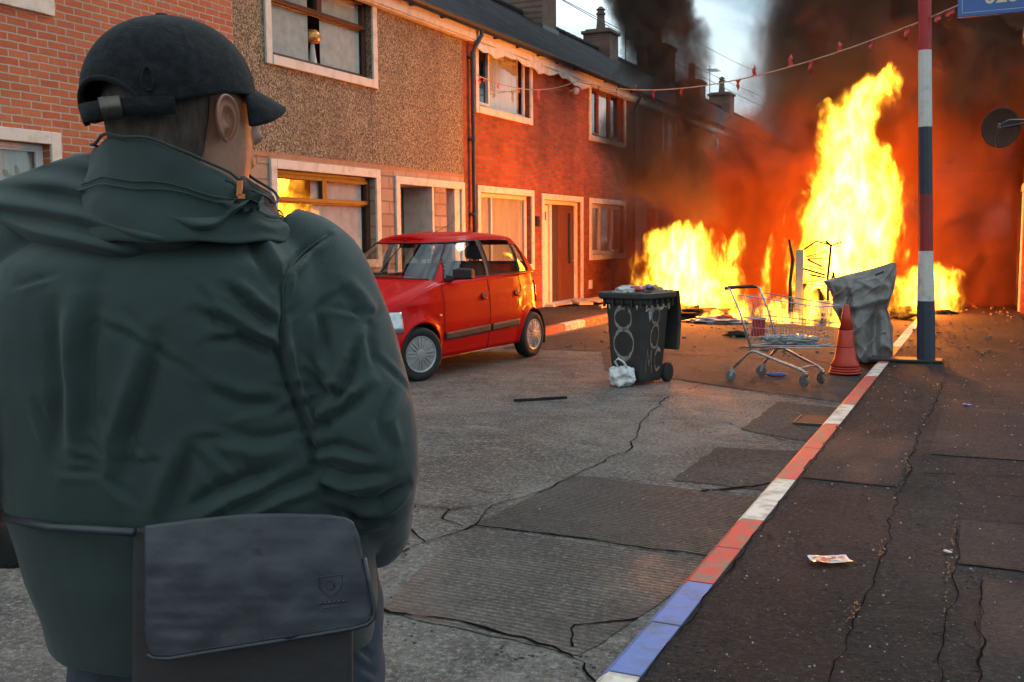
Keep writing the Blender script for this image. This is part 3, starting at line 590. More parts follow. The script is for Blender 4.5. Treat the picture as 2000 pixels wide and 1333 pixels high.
def inset(z,nx,x):
    side=np.interp(z,[.17,.24,.32,.36,.55,.75,.95,1.04],[.055,.045,.03,.022,.0,.004,.035,.06])
    fr=np.interp(z,[.17,.25,.33,.42,.50,.53,.62,.74,1.0],[.06,.02,.0,.0,.015,.05,.075,.14,.3]) if x<1.5 else np.interp(z,[.17,.25,.33,.52,.56,.8,1.04],[.06,.02,0,.0,.03,.05,.10])
    k=min(1,abs(nx)*1.15); f=side*(1-k)+fr*k
    # flared wheel arches
    for c in (XF,XR):
        d=math.hypot(x-c,z-ZC)
        if k<.5: f-=.022*math.exp(-((d-AR)/.05)**2)
    # crease
    if k<.5: f-=.008*math.exp(-((z-(.80+.03*(x-1)))/.035)**2)
    return f
rows=18
def side_pt(i,z,sg): 
    f=inset(z,nxv[i],pxs[i]); return (-(pxs[i]-nxv[i]*f),sg*max(0,pys[i]-nyv[i]*f),z)
b=MB()
for sg in (1,-1):
    g=[[side_pt(i,zb+(zbelt(pxs[i])-zb)*((j/rows)),sg) for j in range(rows+1)] for i in range(n) for zb in (zbot(pxs[i],pys[i]),)]
    b.loft(g,close=False,cap=False)
# hood + shoulder up to the cowl
top=[side_pt(i,zbelt(pxs[i]),1) for i in range(n)]
hi=[i for i in range(n) if pxs[i]<1.02]
NC=16
ringy=[]
for i in hi:
    x,y,z=top[i]; ringy.append([(x-.0*abs(k),y*k,z+(.075*(1-abs(k)**2.2)+.012*math.exp(-((abs(k)-.8)/.07)**2))*min(1,(-x)/.35)) for k in np.linspace(1,-1,NC+1)])
b.loft(ringy,close=False,cap=False)
# rear shelf strip
hi2=[i for i in range(n) if pxs[i]>3.30]
b.loft([[ (top[i][0],top[i][1]*k,top[i][2]+.0*(1-k*k)) for k in np.linspace(1,-1,9)] for i in hi2],close=False,cap=False)
# greenhouse
m_=150
bx,by,gt=half(1.285,.715,2.125,5.0,m_); rx,ry,_=half(.84,.548,2.27,3.6,m_,gt)
KV=[0,.06,.14,.3,.5,.7,.86,.93,.97,1.0]
def green(i,v,sg,off=0):
    vz=v; zb=zbelt(bx[i])-.012; zt=1.40+.055*math.sin(PI*min(1,max(0,(rx[i]-1.2)/2.1)))
    if bx[i]<.95: zb=.972+.03*(1-(by[i]/.715)**2)
    x=bx[i]+(rx[i]-bx[i])*vz; y=by[i]+(ry[i]-by[i])*vz; z=zb+(zt-zb)*v
    bow=.035*math.sin(PI*v); 
    cx,cy=x-2.2,y; qq=math.hypot(cx*.5,cy*1.0) or 1
    x+=bow*cx*.5/qq*.6; y+=bow*cy/qq*.8
    if v>.93: z-=0
    x+=off*cx*.5/qq; y+=off*cy/qq
    return (-x,sg*y,z)
def cls(i,v,sg):   # which material region
    X=bx[i]+(rx[i]-bx[i])*v; f=by[i]/.715
    if v<.06 or v>.925: return 'body'
    if bx[i]<.98 and f<.90: return 'wind'
    if bx[i]>3.30 and f<.88: return 'rear' if .14<v<.86 else 'body'
    if f>=.985 or True:
        a0=1.13+.30*v if True else 0
        if X<a0+.0: return 'body'
        if X<1.93: return 'fdoor'
        if X<2.02: return 'bpil'
        if X<2.66: return 'rdoor'
        if X<2.70: return 'bpil'
        if X<2.95-.12*v and v<.8: return 'quart'
    return 'body'
NV=34
reg={}
for sg in (1,-1):
    for i in range(m_-1):
        for j in range(NV):
            v0,v1=j/NV,(j+1)/NV; c=cls(i,(v0+v1)/2,sg)
            if cls(i,(v0+v1)/2,sg)!='body':
                pass
            reg.setdefault((c,sg),[]).append((i,v0,v1))
bl=MB()
for (c,sg),L_ in reg.items():
    tgt=b if c=='body' else (bl if c=='bpil' else None)
    if tgt is None: continue
    for i,v0,v1 in L_: tgt.quad(green(i,v0,sg),green(i+1,v0,sg),green(i+1,v1,sg),green(i,v1,sg))
# roof
rr=[]
for i in range(m_):
    p=green(i,1,1); rr.append([(p[0],p[1]*k,p[2]+.055*(1-abs(k)**2.5)*min(1,.25+ry[i]/.5)) for k in np.linspace(1,-1,15)])
b.loft(rr,close=False,cap=False)
body=b.build('body',M['paint'],car,smooth=True,weld=True)
def edge_split(o,a=35):
    e=o.modifiers.new('e','EDGE_SPLIT'); e.split_angle=R(a)
edge_split(body,32)
so_=body.modifiers.new('t','SOLIDIFY'); so_.thickness=.012; so_.offset=-1
bl.build('window_pillars',M['black'],car,smooth=True,weld=True)
for c,nm,cnt in (('wind','windscreen',0),('rear','rear_window',0),('fdoor','door_window',1),('rdoor','door_window',1),('quart','quarter_window',1)):
    if cnt:
        for sg in (1,-1):
            g=MB()
            for i,v0,v1 in reg[(c,sg)]: g.quad(green(i,v0,sg,-.008),green(i+1,v0,sg,-.008),green(i+1,v1,sg,-.008),green(i,v1,sg,-.008))
            g.build(nm,M['carglass'],car,smooth=True,weld=True)
    else:
        g=MB()
        for sg in (1,-1):
            for i,v0,v1 in reg[(c,sg)]: g.quad(green(i,v0,sg,-.006),green(i+1,v0,sg,-.006),green(i+1,v1,sg,-.006),green(i,v1,sg,-.006))
        g.build(nm,M['carglass'],car,smooth=True,weld=True)
# black seals round the side glass
def seal(c,sg,name='window_seal'):
    S=set(); cells=[(i,round(v0*NV)) for i,v0,v1 in reg[(c,sg)]]; cs=set(cells); b=MB()
    for i,j in cs:
        for (di,dj,a,e) in ((-1,0,(i,j),(i,j+1)),(1,0,(i+1,j),(i+1,j+1)),(0,-1,(i,j),(i+1,j)),(0,1,(i,j+1),(i+1,j+1))):
            if (i+di,j+dj) not in cs:
                p,q=green(a[0],a[1]/NV,sg,.003),green(e[0],e[1]/NV,sg,.003); b.tube([p,q],.0065,5)
    return b.build(name,M['black'],car)
for sg in (1,-1):
    for c in ('fdoor','rdoor','quart'): seal(c,sg)
seal('wind',1); seal('wind',-1)
# wheel wells, floor
b=MB()
for c in (XF,XR):
    for sg in (1,-1):
        ar=[(-c+(AR-.0)*math.cos(q),(AR-.0)*math.sin(q)+ZC) for q in np.linspace(-.25,PI+.25,25)]
        ys=[sg*.74,sg*.42]; b.loft([[(x,yy,z) for x,z in ar] for yy in ys],close=False,cap=False)
        b.add([(x,ys[1],z) for x,z in ar],[tuple(range(25))])
b.box(-3.3,-.66,.19,-.2,.66,.24); b.build('underbody',M['dark'],car)
# interior
b=MB(); b.loft([[(-1.02,y,.93),(-1.02,y,.97),(-1.2,y,.985),(-1.38,y,.94),(-1.42,y,.7),(-1.0,y,.7)] for y in (-.62,.62)])
b.loft([[(-1.15,y,.98),(-1.2,y,1.02+.03),(-1.32,y,1.03),(-1.38,y,.95)] for y in (-.52,-.2)]); b.build('dashboard',mat('dashboard_plastic',(.04,.04,.045),.6),car,bevel=.01)
b=MB(); c0=Vector((-1.50,-.36,.97)); ax=Vector((-.45,0,.9)).normalized(); u=Vector((0,1,0)); v=ax.cross(u)
b.tube([c0+(u*math.cos(q)+v*math.sin(q))*.175 for q in np.linspace(0,2*PI,25)[:-1]],.013,6,closed=True); b.tube([c0-u*.17,c0+u*.17],.012,6); b.tube([c0,c0-v*.17 if v.z>0 else c0+v*.17],.014,6); b.tube([c0,c0+Vector((.25,0,-.15))],.03,8); b.build('steering_wheel',M['black'],car,smooth=True)
def seat(y,x):
    b=MB(); b.loft([[(x+.02-.22*k*.6-.03*s,y+w_*(.24-.03*k),.62+k*.52) for s,w_ in ((0,1),(1,1),(2.5,.9),(3.5,.5),(3.5,-.5),(2.5,-.9),(1,-1),(0,-1))] for k in (0,.3,.7,1)]); b.box(x,y-.24,.42,x+.5,y+.24,.62)
    o=b.build('seat',M['seat'],car,bevel=.02)
    b=MB(); b.loft([[(x-.17+.04*math.cos(q),y+.13*r_*math.sin(q)*1.0,1.19+hh) for q in np.linspace(0,2*PI,13)[:-1]] for hh,r_ in ((0,.8),(.04,1),(.12,1),(.17,.75),(.19,.3))]); b.tube([(x-.17,y-.06,1.12),(x-.17,y-.06,1.2)],.008,6); b.tube([(x-.17,y+.06,1.12),(x-.17,y+.06,1.2)],.008,6)
    b.build('headrest',M['seat'],o,smooth=True)
seat(.36,-2.1); seat(-.36,-2.1)
b=MB(); b.box(-3.0,-.6,.5,-2.55,.6,.68); b.loft([[(-2.95-.15*k,-.6,.6+.55*k),(-2.95-.15*k,.6,.6+.55*k),(-3.06-.15*k,.6,.6+.55*k),(-3.06-.15*k,-.6,.6+.55*k)] for k in (0,1)]); b.build('rear_seat',M['seat'],car,bevel=.03)
b=MB(); b.obox((-1.46,0,1.36),(.012,0,0),(0,.11,0),(0,0,.03)); b.tube([(-1.4,0,1.42),(-1.45,0,1.36)],.01,6); b.build('rear_view_mirror',M['black'],car,bevel=.006)
# wheels
def wheel(x,y,sg,steer=0):
    wh=thing('wheel',None,None,(0,0,0)); 
    wh.parent=car; wh.location=(-x,y,.272); wh.rotation_euler=(0,0,steer)
    b=MB(); b.lathe([(.175,-.075*sg),(.245,-.08*sg),(.268,-.065*sg),(.275,-.03*sg),(.275,.03*sg),(.268,.065*sg),(.245,.08*sg),(.182,.075*sg),(.175,.05*sg)],48,axis='y'); b.build('tyre',M['rubber'],wh,smooth=True)
    b=MB(); b.lathe([(.186,.072*sg),(.184,.082*sg),(.165,.076*sg),(.16,.055*sg)],48,axis='y')
    for k in range(16):
        q=2*PI*(k//2)/8+(.13 if k%2 else -.13); d=Vector((math.cos(q),0,math.sin(q))); t_=Vector((-math.sin(q),0,math.cos(q)))
        q2=2*PI*(k//2)/8; d2=Vector((math.cos(q2),0,math.sin(q2)))
        p0=d2*.05+t_*(.013 if k%2 else -.013)+Vector((0,.080*sg,0)); p1=d*.165+Vector((0,.072*sg,0)); mid=(p0+p1)/2; ax_=(p1-p0)/2; b.obox(mid,ax_,t_*.0085,Vector((0,.007,0)))
    b.lathe([(.058,.068*sg),(.056,.086*sg),(.03,.090*sg),(.0,.090*sg)],24,axis='y'); b.build('rim',M['alloy'],wh,smooth=False,bevel=.002)
    b=MB(); b.lathe([(.165,.03*sg),(.0,.028*sg)],32,axis='y'); b.build('brake_disc',M['dark'],wh)
ST=R(-22)
for x in (XF,XR):
    for sg in (1,-1): wheel(x,sg*(.665 if x==XF else .675),sg,ST if x==XF else 0)
# lamps, bumpers, mouldings, handles, mirrors
def surf(x,z,sg,off):  # point on the body side near length x (for side) 
    i=min(range(n//8,n),key=lambda k:abs(pxs[k]-x)+ (0 if pys[k]>.3 else 9)); p=Vector(side_pt(i,z,sg)); return p+Vector((-nxv[i]*off*-1*-1*1.0,0,0))*0+Vector((-nxv[i]*off,sg*nyv[i]*off,0))
def skin(name,xs_,zlo,zhi,off,m,sg,idx=None,nz_=4,par=None,thick=.0):
    ii=[i for i in range(n) if xs_[0]<=pxs[i]<=xs_[1] and (idx is None or idx(i))]; b=MB(); g=[]
    for i in ii:
        fl=zlo(pxs[i],pys[i]) if callable(zlo) else zlo; fh=zhi(pxs[i],pys[i]) if callable(zhi) else zhi
        g.append([tuple(Vector(side_pt(i,fl+(fh-fl)*k/nz_,sg))+Vector((-nxv[i]*off,sg*nyv[i]*off,0))) for k in range(nz_+1)])
    b.loft(g,close=False,cap=False); o=b.build(name,m,par or car,smooth=True)
    if thick: s_=o.modifiers.new('t','SOLIDIFY'); s_.thickness=thick; s_.offset=0
    return o
M['lens']=mat('headlight_lens',(.50,.54,.56),.15,coat=1,metal=.5,var=((.30,.33,.35),9,.42,.6)); M['amber']=mat('amber_lens',(.75,.17,.02),.15,coat=1)
for sg in (1,-1):
    h=skin('headlight',(-1,.36),lambda x,y:.50+.03*(1-y/W)+.02*x,lambda x,y:.655+.055*min(1,x/.2),.012,M['lens'],sg,lambda i:pys[i]>.42,thick=.01)
    skin('indicator',(.06,.22),.535,.60,.022,M['amber'],sg,lambda i:pys[i]>.62,par=h,thick=.006)
    for yy_,zz_,rr_q in ((.50,.635,.042),(.60,.62,.048)):
        i_=min(range(n//3),key=lambda k:abs(pys[k]-yy_)); p_=Vector(side_pt(i_,zz_,sg)); nn_=Vector((nxv[i_]*-1,sg*nyv[i_],.15)).normalized(); a_=nn_.cross(Vector((0,0,1))).normalized(); u_=a_.cross(nn_); q_=MB(); q_.tube([p_+nn_*.021+(a_*math.cos(t_)+u_*math.sin(t_))*rr_q for t_ in np.linspace(0,2*PI,21)[:-1]],.005,6,closed=True); q_.add([p_+nn_*.020+(a_*math.cos(t_)+u_*math.sin(t_))*rr_q*.9 for t_ in np.linspace(0,2*PI,21)[:-1]],[tuple(range(20))]); q_.build('reflector',M['alloy'],h,smooth=False)
    skin('bumper_strip',(-1,.20),.37,.445,.014,M['black'],sg,lambda i:pys[i]>.30,thick=.02)
    skin('bumper_strip',(3.34,3.6),.37,.445,.014,M['black'],sg,lambda i:pys[i]>.30,thick=.02)
    skin('side_moulding',(1.02,1.93),lambda x,y:.375+.022*(x-1),lambda x,y:.455+.022*(x-1),.012,M['trim'],sg,thick=.018)
    skin('side_moulding',(1.96,2.62),lambda x,y:.377+.022*(x-1),lambda x,y:.457+.022*(x-1),.012,M['trim'],sg,thick=.018)
    skin('tail_light',(3.2,3.6),lambda x,y:.66,lambda x,y:.92,.012,mat('tail_lens',(.35,.01,.01),.15,coat=1),sg,lambda i:pys[i]>.52,thick=.01)
    # shut lines
    b=MB()
    for X_ in (1.01,1.945,2.70):
        z0_=.21 if X_<2.5 else .62; pts=[surf(X_+(0 if X_<2.5 else -.14*max(0,(.85-z))/.25),z,sg,.001) for z in np.linspace(z0_,zbelt(X_)-.01,14)]
        b.tube(pts,.004,4)
    b.build('door_gap',M['shut'],car)
    for X_ in (1.80,2.56):
        p=surf(X_,.80,sg,.006); b=MB(); b.lathe([(.0,.0),(.05,.0),(.052,.008),(.04,.012),(0,.004)],18,axis='y'); o=b.build('handle_recess',M['trim'],car,smooth=True); o.location=p; o.scale=(1,sg,.6)
        b=MB(); b.tube([(-.045,.012*sg,-.03),(-.0,.022*sg,-.034),(.04,.012*sg,-.03)],.012,8); o=b.build('door_handle',M['paint'],car,smooth=True); o.location=p
    p=surf(.93,.64,sg,.004); b=MB(); b.lathe([(.0,.012),(.022,.01),(.026,0)],12,axis='y'); o=b.build('side_repeater',M['amber'],car,smooth=True); o.location=p; o.scale=(1.1,sg,.7)
    # mirror
    b=MB(); q0=Vector((-1.20,sg*.70,.99))
    b.loft([[(-1.16+.0-.035*s+.03*k*0, sg*(.76+.115*(k+1)+.0), 1.06+.062*t_*(1-.15*abs(k))+.0) for s,t_ in ((0,.75),(.5,1),(1.6,1),(2.0,.8),(2.0,-.8),(1.6,-1),(.5,-1),(0,-.75))] for k in (-1,-.8,-.3,.3,.8,1)])
    b.loft([[(-1.15,sg*.68,.975),(-1.24,sg*.68,.975),(-1.24,sg*.68,1.03),(-1.15,sg*.68,1.05)],[(-1.16,sg*.79,1.0),(-1.22,sg*.79,1.0),(-1.22,sg*.79,1.04),(-1.16,sg*.79,1.04)]])
    o=b.build('wing_mirror',M['black'],car,smooth=False,bevel=.012)
    # mudflap
    b=MB(); b.box(-(XF+AR+.02),sg*.60 if sg>0 else -.74,.12,-(XF+AR-.005),sg*.74 if sg>0 else -.60,.36); b.build('mudflap',M['black'],car,bevel=.004)
    b=MB(); b.box(-(XR+AR+.02),sg*.60 if sg>0 else -.74,.14,-(XR+AR-.005),sg*.74 if sg>0 else -.60,.36); b.build('mudflap',M['black'],car,bevel=.004)
# grille, plate, wipers, aerial
b=MB(); b.box(-.14,-.22,.60,-.095,.22,.645); b.build('grille',M['black'],car,bevel=.004)
b=MB(); b.box(-.015,-.24,.40,.012,.24,.50); b.build('number_plate',mat('plate_white',(.7,.7,.66),.4),car)
b=MB(); b.box(-.06,-.42,.24,.003,.42,.33); b.build('lower_grille',M['black'],car)
b=MB()
for y0,y1 in ((-.15,-.62),(.38,-.08)): b.tube([(-.93,y0,1.0),(-.99,(y0+y1)/2,1.02),(-1.0,y1,1.0)],.009,5)
b.build('wiper',M['black'],car)
b=MB(); b.tube([(-1.50,.30,1.48),(-1.62,.30,1.52),(-1.95,.30,1.62)],.0045,5); b.build('aerial',M['black'],car)
b=MB(); b.box(-1.02,-.55,.965,-.92,.55,.985); b.build('scuttle',M['black'],car,bevel=.004)
# place: front-left contact at (-5.43,9.41), rear-left contact at (-5.25,11.92)
Sc=1.055
fl=Vector((-5.43,9.41)); rl=Vector((-5.25,11.92)); d=(fl-rl).normalized(); ang=math.atan2(d.y,d.x)
left=Vector((-d.y,d.x)); mid=(fl+rl)/2; org=mid+d*((XF+XR)/2*Sc)-left*(.73*Sc)
car.location=(org.x,org.y,.004); car.rotation_euler=(0,0,ang); car.scale=(Sc,Sc,Sc)

# ---------------------------------------------------------------- wheelie bin
# near-left foot (-3.36,9.72); the face with the big 8 looks to the camera
bin_=thing('wheelie_bin','dark grey wheelie bin overfilled with rubbish, its lid hanging open behind, sprayed with 8s','bin',(-3.27,10.11,.004),R(76),None)
M['binp']=mat('bin_plastic',(.022,.021,.021),.5,bump=(.3,55,.004),var=((.034,.032,.03),9,.4,.7))
M['spray']=mat('spray_paint',(.30,.29,.28),.8,var=((.13,.125,.12),30,.4,.7)); M['spray2']=mat('spray_paint_faded',(.34,.24,.18),.8,var=((.12,.08,.06),30,.4,.7))
w0,d0,w1,d1,h=.20,.185,.265,.265,.94    # bottom/top half sizes
b=MB()
def rr_(hw,hd,z,c=.04,cy=0): return [(x,y+cy,z) for x,y in ((hw-c,-hd),(hw,-hd+c),(hw,hd-c),(hw-c,hd),(-hw+c,hd),(-hw,hd-c),(-hw,-hd+c),(-hw+c,-hd))]
b.loft([rr_(w0,d0,.03),rr_(w0+.01,d0+.01,.08),rr_(w1-.02,d1-.02,h-.12),rr_(w1,d1,h-.1),rr_(w1,d1,h-.02)],cap=False); b.add(rr_(w0,d0,.03),[tuple(range(8))]); b.add(rr_(w1-.03,d1-.03,h-.16),[tuple(range(8))])
b.build('body',M['binp'],bin_,bevel=.008)
b=MB(); o_=rr_(w1+.045,d1+.045,0,.05); i_=rr_(w1-.02,d1-.02,0,.04)
b.loft([[(x,y,h-.06) for x,y,_ in rr_(w1+.03,d1+.03,0,.05)],[(x,y,h-.045) for x,y,_ in o_],[(x,y,h+.0) for x,y,_ in o_],[(x,y,h+.012) for x,y,_ in rr_(w1+.03,d1+.03,0,.05)],[(x,y,h+.008) for x,y,_ in i_],[(x,y,h-.15) for x,y,_ in i_]],cap=False)
b.build('rim',M['binp'],bin_,bevel=.004)
for k in range(5): b=MB(); b.box(-w1-.028,-d1+.04+k*.11,h-.14,-w1+.005,-d1+.055+k*.11,h-.055); b.build('rib',M['binp'],bin_)
for k in range(5): b=MB(); b.box(-w1+.04+k*.11,-d1-.028,h-.14,-w1+.055+k*.11,-d1+.005,h-.055); b.build('rib',M['binp'],bin_)
# lid hanging down at the back (+x side in the bin frame is toward +x+y) 
b=MB(); lx=w1+.05
b.loft([[(lx+.05+.10*math.sin(PI*k)*.35+ox, yy, h+.01-.62*k) for yy,ox in ((-d1-.03,0),(-d1+.03,.045),(0,.06),(d1-.03,.045),(d1+.03,0),(d1+.0,-.02),(-d1+.0,-.02))] for k in (0,.08,.3,.6,.92,1)])
b.build('lid',M['binp'],bin_,bevel=.012)
b=MB(); b.tube([(lx+.0,-d1+.05,h-.03),(lx+.04,-d1+.05,h),(lx+.04,d1-.05,h),(lx,d1-.05,h-.03)],.016,8); b.build('handle',M['binp'],bin_,smooth=True)
for sg in (1,-1):
    b=MB(); b.lathe([(.0,-.028),(.03,-.03),(.085,-.028),(.1,-.02),(.1,.02),(.085,.028),(.06,.018),(.04,.02),(.03,.034),(0,.034)],28,axis='y'); o=b.build('wheel',M['rubber'],bin_,smooth=False); o.location=(w0+.06,sg*(d0+.02),.1); 
b=MB(); b.tube([(w0+.06,-d0-.03,.1),(w0+.06,d0+.03,.1)],.014,8); b.build('axle',M['metal'],bin_)
# sprayed figures, brushed on 2 mm proud of the faces
def stroke(path,wd,face,name,m,par=bin_,seed=1):
    r=random.Random(seed); b=MB(); P=[]
    for a,c in zip(path[:-1],path[1:]):
        for k in range(5): t=k/5; P.append((a[0]*(1-t)+c[0]*t,a[1]*(1-t)+c[1]*t))
    P.append(path[-1]); n_=len(P); Lq=[];Rq=[]
    for i,p in enumerate(P):
        a=P[max(0,i-1)]; c=P[min(n_-1,i+1)]; dx,dy=c[0]-a[0],c[1]-a[1]; q=math.hypot(dx,dy) or 1; ww=wd*(.8+.55*mnoise.noise((i*.12,seed,path[0][0]*9)))
        Lq.append(face(p[0]-dy/q*ww,p[1]+dx/q*ww)); Rq.append(face(p[0]+dy/q*ww,p[1]-dx/q*ww))
    b.add(Lq+Rq,[(i,i+1,n_+i+1,n_+i) for i in range(n_-1)]); return b.build(name,m,par)
def faceN(u,z): # the -x side; u from -1..1 across
    k=(z-.08)/(h-.2); hw=w0+.01+(w1-.02-w0-.01)*k; hd=d0+.01+(d1-.02-d0-.01)*k; return (-hw-.003,-u*hd,z)
def faceM(u,z):
    k=(z-.08)/(h-.2); hw=w0+.01+(w1-.02-w0-.01)*k; hd=d0+.01+(d1-.02-d0-.01)*k; return (u*hw,-hd-.003,z)
def eight(cx,top,mid,bot,rx1,rx2,n_=40):
    P=[]
    jt=lambda P:[(a+.05*mnoise.noise((i*.13,cx*9,1)),z_+.012*mnoise.noise((i*.17,cx*5,7))) for i,(a,z_) in enumerate(P)]
    zc1=(top+mid)/2; r1=(top-mid)/2; zc2=(mid+bot)/2; r2=(mid-bot)/2
    for k in range(n_): q=PI*.35+2*PI*k/n_*.86; P.append((cx+rx1*math.cos(q),zc1+r1*math.sin(q)))
    P=[(cx+rx1*math.cos(q),zc1+r1*math.sin(q)) for q in np.linspace(PI*.42,PI*1.42,18)]
    P+= [(cx+rx2*math.cos(q),zc2+r2*math.sin(q)) for q in np.linspace(PI*.40,-PI*1.45,36)]
    P+= [(cx+rx1*math.cos(q),zc1+r1*math.sin(q)) for q in np.linspace(-PI*.38,PI*.30,16)]
    return jt(P)
stroke(eight(-.08,.80,.57,.27,.42,.55),.026,faceN,'sprayed_eight',M['spray'])
stroke(eight(-.12,.80,.62,.38,.30,.34),.022,faceM,'sprayed_eight',M['spray2'])
stroke([(-.8,.14),(-.7,.37),(-.5,.2),(-.32,.37),(-.25,.12)],.02,faceM,'sprayed_letter',M['spray2'])
stroke([(.45,.34),(.2,.37),(.0,.3),(.02,.2),(.2,.14),(.5,.17)],.02,faceM,'sprayed_letter',M['spray2'])
b=MB(); r=random.Random(4)
for k in range(14):
    pass
pts=[faceM(-.98+1.96*k/20,.86) for k in range(21)]+[faceM(-.98+1.96*k/20,.775+r.uniform(-.02,.02)) for k in range(21)]
b.add(pts,[(k,k+1,21+k+1,21+k) for k in range(20)])
M['torn']=mat('torn_label',(.50,.44,.36),.8,var=((.10,.07,.05),40,.45,.6)); b.build('torn_label',M['torn'],bin_)
for u in (-.8,-.1,.55): b=MB(); b.add([faceN(u,.86),faceN(u+.12,.86),faceN(u+.09,.78),faceN(u+.03,.77)],[(0,1,2,3)]); b.build('torn_sticker',M['torn'],bin_)
b=MB(); b.add([faceM(-.75,.76),faceM(-.45,.77),faceM(-.5,.68),faceM(-.62,.65)],[(0,1,2,3)]); b.build('blue_sticker',mat('sticker_blue',(.2,.3,.36),.5,var=((.5,.5,.45),60,.5,.6)),bin_)
def crumple(name,label,cat,loc,size,m,seed,sub=3,amp=.35,group=None,rz=0,freq=2.2,parent=None,flatb=True):
    bm=bmesh.new(); bmesh.ops.create_icosphere(bm,subdivisions=sub,radius=1)
    for v in bm.verts:
        p=v.co; k=1+amp*(mnoise.noise(p*freq+Vector((seed*3.1,0,0)))+.5*abs(mnoise.noise(p*freq*2.6+Vector((0,seed,0)))))
        q=Vector((p.x*size[0],p.y*size[1],p.z*size[2]))*k
        if flatb and q.z<-size[2]*.75: q.z=-size[2]*.75
        v.co=q
    me=bpy.data.meshes.new(name); bm.to_mesh(me); bm.free(); me.materials.append(m)
    for p in me.polygons: p.use_smooth=True
    o=bpy.data.objects.new(name,me); C.objects.link(o); o.location=loc; o.rotation_euler=(0,0,rz)
    if parent: o.parent=parent
    else: tag(o,label,cat,group)
    return o
def plastic(name,c,r=.35,**k): return mat(name,c,r,coat=.3,bump=(.5,9,.02),**k)
M['bagwhite']=plastic('white_plastic_bag',(.62,.63,.62),.35,var=((.45,.47,.48),14,.45,.6))
M['bagclear']=plastic('grey_film',(.45,.46,.46),.25); M['blueplas']=plastic('blue_plastic',(.06,.12,.42),.35); M['card']=mat('cardboard',(.33,.21,.12),.85); M['redp']=plastic('red_plastic',(.45,.03,.03),.4)
cx,cyb=-3.27,10.11
crumple('rubbish_bag','crumpled grey plastic bag heaped on the left of the wheelie bin','rubbish',(cx-.10,cyb+.02,.95),(.16,.20,.055),M['bagclear'],1,4,.5)
crumple('cardboard_scrap','brown cardboard scrap on top of the wheelie bin beside the blue can','rubbish',(cx+.11,cyb+.10,.96),(.13,.11,.05),M['card'],2,3,.6)
crumple('drink_can','crushed blue can on top of the rubbish in the wheelie bin','can',(cx+.15,cyb-.06,1.0),(.035,.06,.03),M['blueplas'],3,3,.3)
crumple('red_wrapper','crumpled red wrapper in the middle of the rubbish in the wheelie bin','wrapper',(cx+.01,cyb-.09,.98),(.07,.05,.03),M['redp'],4,3,.6)
bg_=crumple('carrier_bag','knotted white carrier bag lying against the foot of the wheelie bin','plastic bag',(-3.33,9.77,.10),(.125,.10,.115),M['bagwhite'],8,5,.45,freq=1.6)
b=MB(); b.tube([(-.03,0,.10),(-.06,-.01,.16),(-.03,0,.19),(.03,.0,.155),(.06,.01,.10)],.012,6); b.build('handles',M['bagwhite'],bg_,smooth=True)

# ---------------------------------------------------------------- shopping trolley (x forward, y left)
tr=thing('shopping_trolley','empty wire shopping trolley of chrome tube standing in the road','trolley',(-2.275,10.86,.004),math.atan2(-.403,.915))
b=MB()
for s in (1,-1):
    b.tube([(-.0,.27*s,.135),(.10,.262*s,.235),(.17,.25*s,.305),(.22,.245*s,.325),(.28,.24*s,.318),(.5,.20*s,.245),(.70,.165*s,.185),(.76,.155*s,.165),(.79,.15*s,.12)],.0145,10)
b.tube([(.70,-.165,.185),(.70,.165,.185)],.009,8); b.tube([(.22,-.245,.325),(.22,.245,.325)],.011,8); b.tube([(.10,-.2,.355),(.95,-.13,.40)],.008,6); b.tube([(.10,.2,.355),(.95,.13,.40)],.008,6)
b.build('chassis',M['metal'],tr,smooth=True)
b=MB()
for s in (1,-1): b.tube([(.21,.24*s,.325),(.05,.25*s,.74),(-.06,.255*s,.95),(-.10,.255*s,.965)],.011,8)
b.build('uprights',M['metal'],tr,smooth=True)
b=MB(); b.tube([(-.11,-.27,.962),(-.115,-.1,.968),(-.115,.1,.968),(-.11,.27,.962)],.019,10); b.obox((-.115,0,.97),(.02,0,0),(0,.2,0),(0,0,.016)); b.build('handle',mat('handle_dark',(.03,.012,.012),.5),tr,smooth=True)
# basket: frustum of wires
def bk(u,v,wz):  # u along length 0..1, v across -1..1, wz height 0..1
    xb=.10+.80*u; xt=.02+.93*u; x=xb+(xt-xb)*wz; hw=(.17+(.235-.17)*wz)*(1-.28*u); z=(.37+.05*u)*(1-wz)+(.90-.09*u)*wz
    return (x,v*hw,z)
b=MB()
for i in range(25):
    u=i/24
    b.tube([bk(u,-1,1),bk(u,-1,0),bk(u,1,0),bk(u,1,1)],.0021,4,cap=False)
for j in range(-5,6):
    b.tube([bk(0,j/5,0),bk(1,j/5,0),bk(1,j/5,1)],.0021,4,cap=False); b.tube([bk(0,j/5,0),bk(0,j/5,.55)],.0021,4,cap=False)
for wz in (.0,.18,.36,.55,.75,1):
    rr=.006 if wz in (1,0,.55) else .0025
    b.tube([bk(0,-1,wz),bk(1,-1,wz),bk(1,1,wz),bk(0,1,wz)],rr,5,cap=False)
b.tube([bk(0,-1,.55),bk(0,1,.55)],.004,5); b.tube([bk(0,-1,0),bk(0,1,0)],.006,5)
b.build('basket',M['metal'],tr)
b=MB(); b.loft([[(.10+.02*k,-.11+.0,.46+.19*k),(.10+.02*k,.11,.46+.19*k),(.115+.02*k,.11,.46+.19*k),(.115+.02*k,-.11,.46+.19*k)] for k in (0,1)]); b.build('child_seat',mat('red_seat_flap',(.42,.02,.02),.5),tr,bevel=.003)
b=MB()
for j in range(-5,6): b.tube([(.03,j*.038,.90),(.09,j*.036,.66),(.20,j*.034,.64)],.002,4)
b.build('seat_grid',M['metal'],tr)
